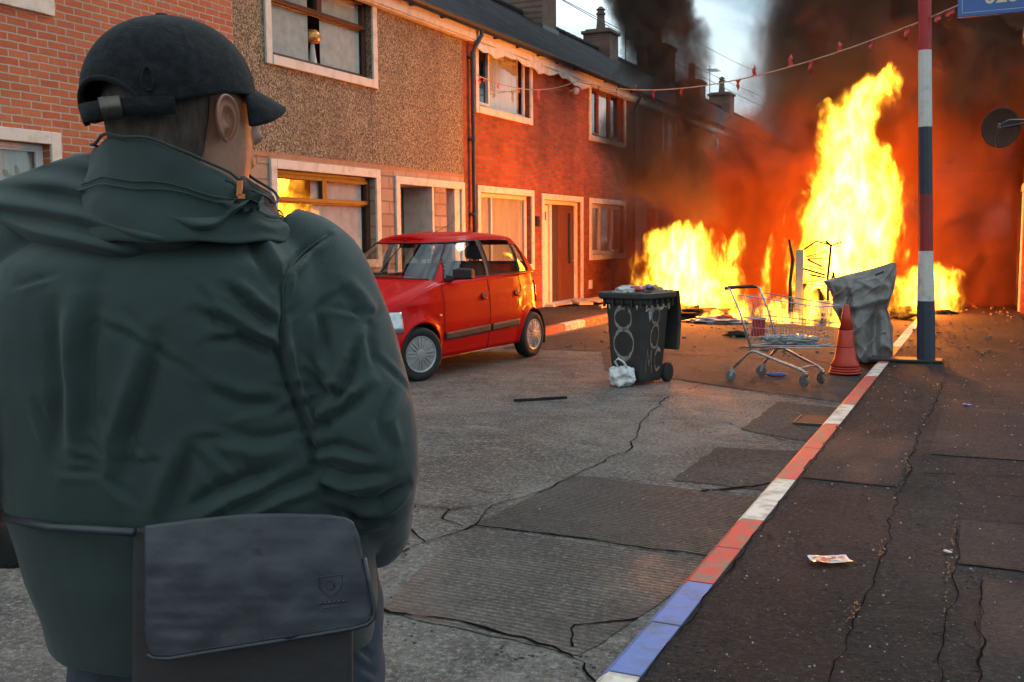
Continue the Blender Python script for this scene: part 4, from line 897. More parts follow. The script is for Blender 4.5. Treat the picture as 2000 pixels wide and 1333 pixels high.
for (x,y,a) in ((0,.27,.3),(0,-.27,.5),(.79,.15,-.4),(.79,-.15,-.2)):
    cst=thing('caster',None,None); cst.parent=tr; cst.location=(x,y,0); cst.rotation_euler=(0,0,a)
    b=MB(); b.lathe([(0,-.014),(.02,-.016),(.045,-.014),(.056,-.011),(.056,.011),(.045,.014),(.02,.016),(0,.014)],24,(-.025,0,.058),axis='y'); b.build('caster_wheel',mat('grey_rubber',(.12,.12,.125),.6) if 'grey_rubber' not in bpy.data.materials else bpy.data.materials['grey_rubber'],cst)
    b=MB()
    for s in (1,-1): b.loft([[(-.036,s*.019,.05),(-.014,s*.019,.05),(.018,s*.019,.125),(-.022,s*.019,.125)],[(-.036,s*.022,.05),(-.014,s*.022,.05),(.018,s*.022,.125),(-.022,s*.022,.125)]])
    b.lathe([(.0,.122),(.022,.122),(.024,.135),(.012,.14),(.012,.16),(0,.16)],14); b.build('fork',M['metal'],cst)
# crumpled film lying in the trolley
for k,(u,v,s) in enumerate(((.3,0,.15),(.62,.1,.16))):
    p=bk(u,v,.06); q=tr.matrix_basis@Vector(p)
    wx=Vector((-2.275,10.86,0))+Matrix.Rotation(math.atan2(-.403,.915),3,'Z')@Vector(p)
    crumple('plastic_film',('crumpled clear packaging in the rear half of the trolley basket','crumpled clear packaging in the front half of the trolley basket')[k],'packaging',(wx.x,wx.y,wx.z+.025),(s,.10,.045),M['bagclear'],20+k,4,.9,rz=-.4,freq=4)

# ---------------------------------------------------------------- traffic cones nested on one spot
cn=thing('traffic_cone','faded red traffic cone stack beside the crumpled grey sheet','traffic cone',(-1.39,11.66,.003))
M['cone']=mat('cone_plastic',(.50,.035,.012),.45,var=((.33,.02,.01),8,.4,.7),bump=(.2,30,.004))
b=MB(); b.lathe([(.150,.075),(.152,.10),(.118,.16),(.10,.28),(.098,.285)],32); b.lathe([(.096,.285),(.094,.30),(.075,.47),(.072,.475)],32); b.lathe([(.070,.475),(.05,.62),(.030,.745),(.022,.752),(.020,.74)],32); b.build('cone_body',M['cone'],cn,smooth=True)
for k in range(3):
    b=MB(); q=.01*k; b.lathe([(.10,.004+k*.026),(.172-q,.002+k*.026),(.176-q,.010+k*.026),(.168-q,.022+k*.026),(.12,.027+k*.026)],32); o=b.build('cone_base',M['cone'],cn,smooth=True); 
# ---------------------------------------------------------------- grey sheet
def tarp():
    tab=[(.015,-1.36,-1.06,.16),(.05,-1.42,-1.02,.22),(.12,-1.44,-.985,.25),(.22,-1.48,-.975,.26),(.34,-1.53,-.985,.26),(.46,-1.57,-1.00,.24),(.56,-1.61,-1.03,.22),(.65,-1.635,-1.055,.20),(.74,-1.66,-1.03,.20),(.84,-1.70,-.99,.19),(.92,-1.75,-.975,.18),(.97,-1.785,-.97,.15),(1.0,-1.70,-.968,.13),(1.05,-1.50,-.966,.10),(1.10,-1.32,-.965,.08),(1.15,-1.14,-.968,.05),(1.19,-1.03,-.975,.02)]
    Z=np.array([t[0] for t in tab]); n_=150; m2=150; b=MB(); rings=[]
    for i in range(n_):
        z=.015+(1.19-.015)*i/(n_-1); a=np.interp(z,Z,[t[1] for t in tab]); c=np.interp(z,Z,[t[2] for t in tab]); th=np.interp(z,Z,[t[3] for t in tab]); cx_=(a+c)/2; hw=(c-a)/2; ring=[]
        for k in range(m2):
            q=2*PI*k/m2; cq,sq=math.cos(q),math.sin(q)
            x=cx_+hw*np.sign(cq)*abs(cq)**.75; y=th*np.sign(sq)*abs(sq)**.8
            f=0
            # front folds: hanging sleeve in the middle and creases
            if sq<0:
                f+=.10*math.exp(-((x+1.35+.10*(z-.5))/.075)**2)*min(1,max(0,(.80-z)/.1))
                f-=.12*math.exp(-((x+1.17)/.06)**2-((z-.42)/.25)**2)
                f-=.07*math.exp(-((x+1.45+.0*z)/.03)**2)*min(1,max(0,(.9-z)/.1))
                f+=.05*math.exp(-((z-.72-.25*(x+1.3))/.05)**2)
            rg=lambda v,p=5.: max(0,1-abs(v)*p)**2
            nn=.036*rg(mnoise.noise((x*4+z*2.2,y*4,z*1.5+1)),4)+.020*rg(mnoise.noise((x*6-z*4,y*5,z*2.5+7)),6)+.03*mnoise.noise((x*4,y*4,z*4))
            f+=nn
            ring.append((x+cq*nn*.3,y-f if sq<0 else y+nn,z))
        rings.append(ring)
    b.loft(rings); o=b.build('tarpaulin',mat('grey_sheet',(.20,.195,.19),.30,var=((.11,.106,.10),6,.4,.65),bump=(.25,9,.012)),None,smooth=True); o.location=(0.0,12.65,0)
    b=MB(); b.obox((-1.13,-.19,1.07),(.045,.0,.02),(-.0,.004,0),(-.004,0,.011)); b.build('slot',M['black'],o)
    return tag(o,'crumpled silver grey sheet slumped on the kerb between cone and striped pole','sheet')
tarp()
# ---------------------------------------------------------------- striped pole
pl=thing('striped_pole','tall lamp column painted in red, white and blue bands','pole',(-.58,12.22,.1))
zz=[0,.68,1.23,1.85,2.58,3.40,5.2]; cc=[(.022,.032,.055),(.52,.50,.47),(.23,.012,.012),(.018,.024,.04),(.55,.53,.50),(.36,.012,.012)]; nm=['blue','white','dark_red','navy','white','red']
b=MB(); mats=[]
for k,(a,c) in enumerate(zip(zz[:-1],zz[1:])):
    b.m=k; rA=np.interp(a,[0,.9,1.2,5.2],[.098,.094,.078,.062]); rB=np.interp(c,[0,.9,1.2,5.2],[.098,.094,.078,.062])
    ln=lambda z:(-.012-.033*z+0,0)
    n8=10
    b.loft([[(ln(z)[0]+r_*math.cos(2*PI*q/n8+.2),r_*math.sin(2*PI*q/n8+.2),z) for q in range(n8)] for z,r_ in ((a,rA),(c,rB))],cap=(k in (0,5)))
    mats.append(mat('pole_'+nm[k],cc[k],.5,bump=(.4,40,.003),var=(tuple(v*.6 for v in cc[k]),9,.5,.75)))
b.build('painted_column',mats,pl)
b=MB(); b.lathe([(.14,-.01),(.14,.012),(.10,.016)],12); b.build('base_collar',M['black'],pl)
# black plate standing in for the shadow at its foot
b=MB(); b.box(-1.18,12.05,.105,-.42,12.34,.135); o=b.build('shadow_plate',M['black'],None,bevel=.008); tag(o,'flat black plate for the shadow on the pavement at the foot of the striped pole','shadow plate')
# ---------------------------------------------------------------- bunting and wires
def catenary(p,q,sag,n=40): 
    p,q=Vector(p),Vector(q); return [p.lerp(q,i/n)-Vector((0,0,sag*4*(i/n)*(1-i/n))) for i in range(n+1)]
bt=thing('bunting','string of tattered red flags stretched across the street from house to pole','bunting',(0,0,0))
P1=catenary((-8.18,16.16,4.35),(-8.1,20.82,4.84),.22,26); P2=catenary((-8.1,20.82,4.84),(-.70,12.22,3.83),.42,70); P3=catenary((-.70,12.22,3.83),(.5,11.6,4.2),.02,10)
b=MB(); b.tube(P1,.009,5); b.tube(P2,.009,5); b.tube(P3,.009,5); b.build('string',mat('bunting_string',(.45,.33,.26),.7),bt)
M['flag']=mat('red_flag',(.55,.03,.03),.6,var=((.5,.2,.15),20,.5,.7)); r=random.Random(11)
def flag(p,d,sz,up):
    b=MB(); d=d.normalized(); pts=[]; n=5
    for i in range(n+1):
        for k in (-1,0,1):
            t=i/n; wv=.02*math.sin(i*2.1+k+r.random()); pts.append(p+d*(k*sz*.35*(1-t*.8)+wv)+Vector((0,.03*math.sin(i*1.7+k),up*sz*t)))
    b.add(pts,[(i*3+k,i*3+k+1,(i+1)*3+k+1,(i+1)*3+k) for i in range(n) for k in (0,1)]); b.add([q+Vector((0,.004,0)) for q in pts],[(i*3+k,i*3+k+1,(i+1)*3+k+1,(i+1)*3+k) for i in range(n) for k in (0,1)]); b.build('flag',M['flag'],bt,smooth=True)
for P,ids in ((P1,(1,2,5,10,15)),(P2,(8,14,20,25,32,44,47,53,56,60,64,68)),(P3,(1,2))):
    for k in ids:
        up=1 if k in (20,47,60,53) and P is P2 else -1
        flag(P[k],(P[min(k+1,len(P)-1)]-P[k-1]),r.uniform(.13,.24),up*r.uniform(.5,1))
for k,(p,q,s) in enumerate((((-11.5,23,8.4),(-9,75,9.0),.5),((-11.2,20,8.3),(-7,75,7.2),.6),((-10.5,18,9.0),(-11.6,60,10.5),.4))):
    b=MB(); b.tube(catenary(p,q,s,30),.012,4); o=b.build('overhead_wire',M['pipe'],None); tag(o,('overhead wire running low over the terrace chimneys','overhead wire sloping down along the street through the smoke','highest overhead wire above the chimneys')[k],'wire','overhead wires')
# ---------------------------------------------------------------- sign and dish
sg_=thing('blue_sign','blue sign with pale phone number at the top right corner','sign',(-.222,7.0,2.825))
M['signblue']=mat('sign_blue',(.035,.10,.33),.4,var=((.03,.08,.27),3,.4,.7)); M['signtext']=mat('sign_lettering',(.62,.53,.36),.5); M['signline']=mat('sign_line',(.35,.42,.55),.5)
b=MB(); b.box(0,-.012,0,.77,.012,.62); b.build('board',M['signblue'],sg_,bevel=.004)
b=MB(); 
for x0,z0,x1,z1 in ((.022,.022,.75,.026),(.022,.022,.026,.6),(.022,.596,.75,.6),(.746,.022,.75,.6)): b.box(x0,-.0145,z0,x1,-.0122,z1)
b.build('border_line',M['signline'],sg_)
tcu=bpy.data.curves.new('phone_number','FONT'); tcu.body='028 90'; tcu.size=.128; tcu.extrude=.001; tcu.offset=.0022
to=bpy.data.objects.new('phone_number',tcu); C.objects.link(to); bpy.context.view_layer.update()
me=bpy.data.meshes.new_from_object(to.evaluated_get(bpy.context.evaluated_depsgraph_get())); bpy.data.objects.remove(to); me.materials.append(M['signtext']); me.name='phone_number'
to=bpy.data.objects.new('phone_number',me); C.objects.link(to); to.parent=sg_; to.location=(.145,-.0135,.068); to.rotation_euler=(PI/2,0,0)
b=MB(); b.box(.77,-.02,.05,.775,.02,.57); b.build('wall_bracket',M['pipe'],sg_)
sg_.rotation_euler=(0,R(-1.2),R(6))
ds=thing('satellite_dish','round dark satellite dish on an arm by the smoky right edge','satellite dish',(.06,14.0,2.80))
b=MB(); prof=[(0,.0),(.08,.006),(.16,.026),(.22,.05),(.238,.06),(.24,.055),(.22,.04),(.16,.015),(0,-.012)]
b.lathe(prof,36,axis='y'); o=b.build('reflector',mat('dish_grey',(.085,.042,.03),.8,spec=.15),ds,smooth=True); o.rotation_euler=(R(-8),0,R(205))
b=MB(); b.tube([(.05,-.22,.02),(.0,-.26,.0),(-.03,-.2,-.15),(-.02,-.02,-.24)],.009,6); b.tube([(.0,-.26,0),(.10,-.24,.06),(.18,-.12,.07),(.48,.02,.06)],.012,6); b.build('arm',M['pipe'],ds,smooth=True)
b=MB(); b.lathe([(0,-.04),(.022,-.035),(.022,.02),(0,.03)],12,(.0,-.27,0)); b.build('receiver',M['pipe'],ds)
b=MB(); b.box(.47,-.05,0,.49,.09,.14); b.tube([(0,.02,0),(.2,.04,.03),(.48,.02,.06)],.014,8); b.build('wall_mount',M['pipe'],ds)
# ---------------------------------------------------------------- litter and rubble
M['rub']=mat('pale_slab',(.42,.34,.27),.85,bump=(.5,20,.01)); M['char']=mat('charred',(.012,.010,.009),.95,bump=(.8,30,.01))
r=random.Random(21)
RB=[(-8.0,19.75,.30,.17,'flat pale paving slab lying left-most in front of the open door'),(-7.75,20.15,.26,.16,'pale slab tilted on rubble before the open door'),(-7.5,20.45,.28,.15,'pale slab in the middle of the rubble row'),(-7.85,20.8,.24,.16,'pale slab behind the others beside the doorstep'),(-7.35,20.9,.24,.14,'pale broken slab toward the kerb end of the rubble'),(-7.6,21.3,.27,.16,'pale slab at the right end of the rubble pile'),(-7.2,21.5,.2,.13,'small pale slab nearest the wheelie bin in view'),(-6.9,19.3,.16,.07,'small pale slab alone near the kerb behind the car')]
for i,(x,y,a,c,lb) in enumerate(RB):
    b=MB(); b.prism([(-a,-c),(a*.9,-c*1.1),(a,c*.7),(a*.3,c),(-a*.9,c*.95)],-.025,.025); o=b.build('paving_slab',M['rub'],None,bevel=.006); o.location=(x,y,.14+.03*(i%3)); o.rotation_euler=(r.uniform(-.2,.2),r.uniform(-.2,.2),r.uniform(0,3)); tag(o,lb,'slab','broken slabs on the left pavement')
crumple('black_rag','black rag among the pale slabs on the left pavement','rag',(-7.15,20.6,.15),(.35,.2,.06),M['char'],5,3,.6)
b=MB(); b.box(-.26,-.014,0,.26,.014,.022); b.box(.0,-.010,.022,.26,.010,.027); o=b.build('wooden_lath',M['char'],None); o.location=(-3.735,8.655,.006); o.rotation_euler=(0,R(.8),math.atan2(.39,.41)); tag(o,'thin black stick lying alone on the open road','stick')
def leaflet():
    t=thing('sweet_wrapper','crumpled red and white wrapper on the dark pavement','wrapper',(-.575,4.455,.112),.45)
    b=MB(); n_=9
    f=lambda u,v:(u*.085,v*.048,.006+.010*abs(mnoise.noise((u*2.1,v*2,4)))+.006*abs(u*v))
    b.add([f(-1+2*i/n_,-1+2*j/n_) for j in range(n_+1) for i in range(n_+1)],[(j*(n_+1)+i,j*(n_+1)+i+1,(j+1)*(n_+1)+i+1,(j+1)*(n_+1)+i) for j in range(n_) for i in range(n_)])
    b.build('paper',M['bagwhite'],t,smooth=True)
    b=MB(); g=lambda u,v:(lambda p:(p[0],p[1],p[2]+.0015))(f(u,v))
    b.add([g(-.8+1.6*i/n_,-.65+1.3*j/n_) for j in range(n_+1) for i in range(n_+1)],[(j*(n_+1)+i,j*(n_+1)+i+1,(j+1)*(n_+1)+i+1,(j+1)*(n_+1)+i) for j in range(n_) for i in range(n_)])
    b.build('print',mat('wrapper_red',(.40,.05,.03),.5,var=((.6,.45,.35),45,.48,.56)),t,smooth=True)
leaflet()
crumple('blue_wrapper','flattened blue wrapper under the shopping trolley','wrapper',(-2.03,11.15,.02),(.10,.035,.02),M['blueplas'],9,3,.6)
crumple('blue_wrapper','tiny blue scrap on the pavement right of the joint','wrapper',(-.12,9.1,.115),(.035,.02,.01),M['blueplas'],10,2,.5)
crumple('paper_scrap','white cigarette end near the square pavement patch','cigarette end',(-.12,4.80,.112),(.022,.008,.006),M['bagwhite'],12,2,.3,rz=-.6)
crumple('shoe','dark lump like a lost shoe on the road before the flames','rubbish',(-3.38,15.27,.05),(.16,.08,.05),M['char'],13,3,.5)
crumple('rubbish_bag','white and red torn sack lying at the foot of the left flames','rubbish',(-4.25,17.6,.06),(.45,.22,.07),M['bagclear'],14,4,.6)
crumple('red_wrapper','red plastic scrap on the torn white sack by the flames','rubbish',(-4.1,17.55,.12),(.16,.07,.05),M['redp'],15,3,.5)
# loose crumbs over road and pavement
b=MB(); r=random.Random(31)
for i in range(560):
    if r.random()<.45: y=3+10*r.random()**1.6; x=r.uniform(-.95,.5); z=zp(x,y)
    else: y=4+17*r.random()**.9; x=r.uniform(-5.8,-1.3); z=roadz(x,y)+.004
    s=r.uniform(.0015,.0045)*(1+(y-3)*.10); q=r.uniform(0,3); b.obox((x,y,z+s*.4),(s*math.cos(q),s*math.sin(q),0),(-s*.6*math.sin(q),s*.6*math.cos(q),0),(0,0,s*.5))
tag(b.build('grit',mat('pale_grit',(.38,.32,.26),.9)),kind='stuff',label='pale crumbs and grit scattered on the road and pavement',cat='grit')
b=MB()
for i in range(380):
    y=13+9*r.random(); x=r.uniform(-5.5,.4); z=(zp(x,y) if x>-.97 else roadz(x,y)+.004)
    s=r.uniform(.008,.03); q=r.uniform(0,3); b.obox((x,y,z+s*.4),(s*math.cos(q),s*math.sin(q),0),(-s*.6*math.sin(q),s*.6*math.cos(q),0),(0,0,s*.5))
tag(b.build('rubble',mat('burnt_rubble',(.2,.13,.08),.9)),kind='stuff',label='burnt rubble strewn over the street around the fires',cat='rubble')

for nm_,cl_,n_,sd_,lb_ in (('stone_chips',(.17,.155,.145),5200,61,'grey stone chips standing out of the near tarmac and concrete'),('dark_chips',(.008,.007,.007),5200,62,'dark pits and chips all over the near tarmac and concrete')):
    r=random.Random(sd_); b=MB()
    for i in range(n_):
        if r.random()<.62: y=2.6+7.5*r.random()**1.5; x=r.uniform(-.94,.5); z=pz(x,y)+.003
        else: y=3.2+7.5*r.random()**1.4; x=r.uniform(-4.2,-1.12); z=roadz(x,y)+.002
        if mnoise.noise((x*2.5,y*2.5,sd_))<-.12: continue
        s=r.uniform(.0018,.0052)*(1+(y-3)*.06)*(2.2 if sd_==62 else 1); q=r.uniform(0,3); h_=s*(.35 if sd_==61 else .12); k_=r.uniform(.4,1)
        p=[(x+s*math.cos(q+t_)*(1 if t_ not in (1.3,4.1) else k_),y+s*k_*math.sin(q+t_),z) for t_ in (0,1.3,2.4,4.1,5.2)]
        b.add(p+[(x,y,z+h_)],[(j,(j+1)%5,5) for j in range(5)])
    tag(b.build(nm_,mat(nm_,cl_,.9)),kind='stuff',label=lb_,cat='grit')
# ---------------------------------------------------------------- the man seen from behind
MR=dep(330,666,1.50); MR=Vector((MR.x,MR.y,0))
man=thing('person','man seen from behind in dark green hooded jacket and black baseball cap','person',MR,YAW)
MW=Matrix.Translation(MR)@Matrix.Rotation(YAW,4,'Z'); MI=MW.inverted()
def L3(px,py,D): return MI@dep(px,py,D)         # photo position at a distance, in the man's own frame
def to_px(P):                                     # numpy world points -> photo pixels
    c=np.array([0,0,CH]); q=P-c; fw,r_,u_=[np.array(v) for v in (_fw,_r,_u)]
    d=q@fw; return 1000+FPX*(q@r_)/d, 666.5-FPX*(q@u_)/d
def ell(c,ax,ay,n=28,pw=2.0):
    c=Vector(c); return [c+Vector(ax)*(math.copysign(abs(math.cos(q))**(2/pw),math.cos(q)))+Vector(ay)*(math.copysign(abs(math.sin(q))**(2/pw),math.sin(q))) for q in np.linspace(0,2*PI,n+1)[:-1]]
def limb(b,pts,rad,n=20,flat=1.0):
    P=[Vector(p) for p in pts]; N_=6*(len(P)-1)+1; T=np.linspace(0,len(P)-1,N_)
    def cr(a): # catmull
        i=min(int(a),len(P)-2); f=a-i; p0=P[max(i-1,0)];p1=P[i];p2=P[i+1];p3=P[min(i+2,len(P)-1)]
        return .5*((2*p1)+(-p0+p2)*f+(2*p0-5*p1+4*p2-p3)*f*f+(-p0+3*p1-3*p2+p3)*f**3)
    pp_=[cr(a) for a in T]; rr_2=[float(np.interp(a,range(len(rad)),rad)) for a in T]; b.tube(pp_,rr_2,n)
def remesh(b,name,m,voxel,parent,smooth_it=4,post=None):
    o=b.build(name,m,None); md=o.modifiers.new('r','REMESH'); md.mode='VOXEL'; md.voxel_size=voxel; md.use_smooth_shade=True
    if smooth_it: s_=o.modifiers.new('s','SMOOTH'); s_.iterations=smooth_it; s_.factor=.5
    bpy.context.view_layer.update(); dg=bpy.context.evaluated_depsgraph_get(); me=bpy.data.meshes.new_from_object(o.evaluated_get(dg)); 
    old=o.data; bpy.data.objects.remove(o); me.name=name
    me.materials.clear(); me.materials.append(m)
    o=bpy.data.objects.new(name,me); C.objects.link(o); o.parent=parent
    if post: post(me)
    for p in me.polygons: p.use_smooth=True
    return o
def noise_disp(co,nr,amp,fr,seed=0,st=(1,1,1)):
    out=np.empty(len(co))
    for i,c in enumerate(co): out[i]=mnoise.fractal((c[0]*fr*st[0]+seed,c[1]*fr*st[1],c[2]*fr*st[2]),.8,2.1,3)
    return out*amp
def folds(me,F_,xf=None,noise=(.0025,7)):
    nv=len(me.vertices); co=np.empty(nv*3); me.vertices.foreach_get('co',co); co=co.reshape(-1,3)
    nr=np.empty(nv*3); me.vertices.foreach_get('normal',nr); nr=nr.reshape(-1,3)
    Mw=np.array(MW); W_=co@Mw[:3,:3].T+Mw[:3,3]; NW=nr@Mw[:3,:3].T
    px,py=to_px(W_); view=np.array([0,0,CH])-W_; view/=np.linalg.norm(view,axis=1)[:,None]; fac=np.clip((NW*view).sum(1)*2.5,0,1)
    D=np.zeros(nv)
    for pts,a,wd,side in F_:
        wd=wd*.72; best=np.full(nv,1e9); bt=np.zeros(nv); bs=np.zeros(nv); Ls=[math.dist(p,q) for p,q in zip(pts[:-1],pts[1:])]; tot=sum(Ls); acc=0
        for (p,q),l in zip(zip(pts[:-1],pts[1:]),Ls):
            dx,dy=(q[0]-p[0])/l,(q[1]-p[1])/l; u=(px-p[0])*dx+(py-p[1])*dy; uc=np.clip(u,0,l)
            ex,ey=px-(p[0]+uc*dx),py-(p[1]+uc*dy); d=np.hypot(ex,ey); s=dx*ey-dy*ex
            k=d<best; best[k]=d[k]; bt[k]=(acc+uc[k])/tot; bs[k]=np.sign(s[k]); acc+=l
        tp=np.clip(np.sin(PI*np.clip(bt,.02,.98)),0,1)**.6
        ds=best*bs*side
        D+=fac*tp*a*1.45*(-np.exp(-(ds/wd)**2)+.75*np.exp(-((ds-2.0*wd)/(1.1*wd))**2))
    if noise: D+=noise_disp(W_,NW,noise[0],noise[1])
    co=co+nr*D[:,None]; me.vertices.foreach_set('co',co.ravel()); me.update()
M['jacket']=mat('green_jacket_fabric',(.026,.042,.041),.72,var=((.019,.032,.032),6,.35,.7),bump=(.5,420,.0016),sheen=.12,spec=.22)
M['jacketd']=mat('jacket_lining',(.018,.020,.020),.8)
M['skin']=mat('skin',(.36,.17,.11),.5,var=((.29,.12,.075),30,.4,.7),bump=(.25,160,.002))
M['hair']=mat('grey_brown_hair',(.085,.055,.038),.7,var=((.03,.018,.012),90,.35,.65),bump=(.9,140,.004),stretch=(1,1,.25))
M['cap']=mat('black_wool_cap',(.007,.008,.010),.95,var=((.016,.018,.022),70,.4,.65),bump=(.45,260,.002),stretch=(1,1,1.2),sheen=.05,spec=.2)
M['jeans']=mat('blue_jeans',(.028,.038,.055),.85,bump=(.4,260,.002),var=((.018,.025,.038),9,.4,.7)); M['leather']=mat('dark_leather',(.036,.041,.053),.45,bump=(.35,38,.004),var=((.020,.024,.030),7,.35,.65),spec=.5)
# --- body: head, neck, trunk, arms, hands and legs grown into one surface
HY=R(-52); HC=L3(358,222,1.475)
Hm=Matrix.Translation(HC)@Matrix.Rotation(HY,4,'Z')
b=MB()
hr=[(-.27,.074,-.09,.045),(-.2,.068,-.085,.045),(-.15,.067,-.088,.045),(-.118,.062,-.094,.075),(-.10,.060,-.085,.092),(-.06,.067,-.092,.098),(-.02,.073,-.097,.098),(.02,.077,-.10,.095),(.06,.074,-.095,.080),(.09,.060,-.08,.06),(.105,.035,-.05,.035)]
b.loft([[Hm@Vector((hw*math.cos(q),(y0+y1)/2+(y1-y0)/2*math.sin(q),z)) for q in np.linspace(0,2*PI,29)[:-1]] for z,hw,y0,y1 in hr])
# nose, brow, lips, chin
b.loft([[Hm@Vector((s*wd,yy,z)) for s,yy in ((-1,.085),(-.5,.085+o_),(.5,.085+o_),(1,.085))] for z,wd,o_ in ((.02,.009,.016),(-.01,.012,.026),(-.03,.017,.038),(-.04,.016,.024))])
b.loft([[Hm@Vector((.026*math.cos(q),.094+.010*math.sin(q),z)) for q in np.linspace(0,2*PI,9)[:-1]] for z in (-.058,-.066,-.074)])

# trunk core
for z0,hw,hd in (): pass
tc_=lambda z: float(np.interp(z,[.8,1.1,1.45],[L3(410,700,1.52).x,L3(370,700,1.52).x,L3(340,700,1.52).x]))
b.loft([ell((tc_(z),.02,z),(hw,0,0),(0,hd,0)) for z,hw,hd in ((.80,.15,.10),(.95,.165,.11),(1.1,.16,.11),(1.3,.19,.12),(1.42,.19,.11),(1.49,.13,.09),(1.53,.07,.07))])
AR_=[L3(610,520,1.54),L3(660,640,1.52),L3(700,780,1.50),L3(718,895,1.50),L3(728,980,1.60),L3(728,1045,1.72),L3(706,1075,1.79)]
AL_=[L3(30,520,1.54),L3(-10,640,1.52),L3(-30,780,1.50),L3(-45,895,1.50),L3(-40,980,1.60),L3(0,1045,1.72),L3(40,1078,1.79)]
limb(b,AR_,[.05,.048,.045,.042,.038,.032,.028]); limb(b,AL_,[.05,.048,.045,.042,.038,.032,.028])
def hand(b,wrist,sg):
    f=Vector((-.55*sg,.82,-.12)).normalized(); s=Vector((sg,0,0)); s=(s-f*s.dot(f)).normalized(); u=s.cross(f).normalized(); 
    if u.z<0: u=-u
    b.loft([[wrist+f*t+s*(w_*math.cos(q))+u*(h_*math.sin(q)) for q in np.linspace(0,2*PI,13)[:-1]] for t,w_,h_ in ((-.02,.026,.02),(.02,.034,.016),(.06,.042,.015),(.09,.043,.014),(.10,.036,.010))])
    for k,(o_,ln_) in enumerate(((-.032,.062),(-.011,.074),(.011,.07),(.031,.055))):
        p=wrist+f*.09+s*o_; b.tube([p,p+f*ln_*.45-u*.006,p+f*ln_*.75-u*ln_*.35,p+f*ln_*.80-u*ln_*.75],[.0095,.0092,.0085,.007],10)
    p=wrist+f*.03-s*.035; b.tube([p,p-s*.03+f*.025-u*.01,p-s*.035+f*.055-u*.02],[.013,.011,.008],10)
hand(b,AR_[-1],1); hand(b,AL_[-1],-1)
pcx=L3(425,1200,1.53).x
for s in (-1,1):
    limb(b,[(pcx+s*.10,.02,.92),(pcx+s*.105,.02,.75),(pcx+s*.10,.01,.50),(pcx+s*.10,.03,.28),(pcx+s*.10,.02,.13)],[.10,.085,.058,.054,.04])
b.loft([ell((pcx,.02,z),(hw,0,0),(0,.11,0)) for z,hw in ((.78,.12),(.88,.17),(.98,.16))])
body_=remesh(b,'body',M['skin'],.0055,man,6)
# ears (part of the head's own skin)
def ear(s):
    bb=MB(); n_=26; rim=[]; e0=Vector((s*.076,.030,-.018))
    for k in range(n_):
        q=2*PI*k/n_; rz_=.036*(1+.12*math.sin(q)); ry_=.019+.004*math.sin(q); rim.append((math.cos(q)*ry_,math.sin(q)*rz_))
    prof=[(.02,.004),(.35,.003),(.55,.005),(.66,.012),(.76,.011),(.86,.012),(.94,.018),(1.0,.019),(1.03,.014),(.96,.006),(.80,-.006)]
    rings=[[Hm@(e0+Vector((s*(o_*(1 if f_>.9 else .8+.35*math.sin(q_+.6))+.012*max(0,-math.cos(q_))),(a*f_-.004+.007*(1-f_))*.92,(c*f_-.010*(1-f_))*.92))) for (a,c),q_ in zip(rim,np.linspace(0,2*PI,n_+1)[:-1])] for f_,o_ in prof]
    bb.loft(rings,cap=True); 
    o=bb.build('ear',M['skin'],body_,smooth=True); sd=o.modifiers.new('s','SUBSURF'); sd.levels=1; sd.render_levels=1
for s in (1,-1): ear(s)
# --- hair: a cropped shell round the back of the skull
bb=MB(); rings=[]
for z,hw,y0,y1 in [(-.125,.060,-.082,-.01),(-.10,.0635,-.0885,.0),(-.06,.071,-.098,.01),(-.02,.077,-.103,.012),(.02,.081,-.106,.03),(.05,.080,-.104,.05)]:
    ex=float(np.interp(z,[-.125,-.1,-.06,-.02,.05],[-.13,-.06,.0,.05,.06])); rings.append([Hm@Vector(((hw+.0015*math.sin(q*17+z*90))*math.cos(q),(y0-.006 if math.sin(q)<0 else y1+.03)*abs(math.sin(q)) ,z+.006*math.sin(q*9))) for q in np.linspace(PI*(1-ex),(2+ex)*PI,41)])
bb.loft(rings,close=False,cap=False); h_=bb.build('hair',M['hair'],man,smooth=True); sd=h_.modifiers.new('t','SOLIDIFY'); sd.thickness=.004
# --- cap
CC=L3(333,192,1.465); Cm=Matrix.Translation(CC)@Matrix.Rotation(HY,4,'Z')@Matrix.Rotation(R(4),4,'X')
ax_,ay_,az_=.099,.119,.110
bb=MB(); nq,nv_=144,40
def dome(q,t,o=0):
    k=max(0.0,math.cos(t))**.92; seam=.0016*math.exp(-((abs(((q/(PI/3))%1)-.5)-.5)/.02)**2)
    return Cm@Vector(((ax_+o+seam)*math.cos(q)*k,(ay_+o+seam)*math.sin(q)*k,(az_+o)*math.sin(t)))
tb=-.27
OC=1.5*PI+.33
def tlow(q):
    d=abs(((q-1.5*PI+PI)%(2*PI))-PI); return float(np.interp(d,[0,.75,1.35,1.9,PI],[-.27,-.26,-.12,-.03,.0]))
for i in range(nq):
    for j in range(nv_):
        q0,q1=2*PI*i/nq,2*PI*(i+1)/nq; t0,t1,t2,t3=[tlow(qq)+(PI/2-tlow(qq))*(j+e_)/nv_ for qq,e_ in ((q0,0),(q1,0),(q1,1),(q0,1))]
        qm=(q0+q1)/2; tm=(t0+t2)/2
        dq=abs(((qm-OC+PI)%(2*PI))-PI)
        if (dq/.62)**2+((tm-tb)/.46)**2<1: continue      # opening above the strap
        bb.quad(dome(q0,t0),dome(q1,t1),dome(q1,t2),dome(q0,t3))
cp=bb.build('cap',M['cap'],man,smooth=True,weld=True); sd=cp.modifiers.new('t','SOLIDIFY'); sd.thickness=.0035; sd.offset=1
bb=MB(); bb.tube([dome(OC+.63*math.cos(a),tb+.47*math.sin(a),.002) for a in np.linspace(-.1,PI+.1,40)],.0042,8); bb.build('binding',M['cap'],cp,smooth=True)
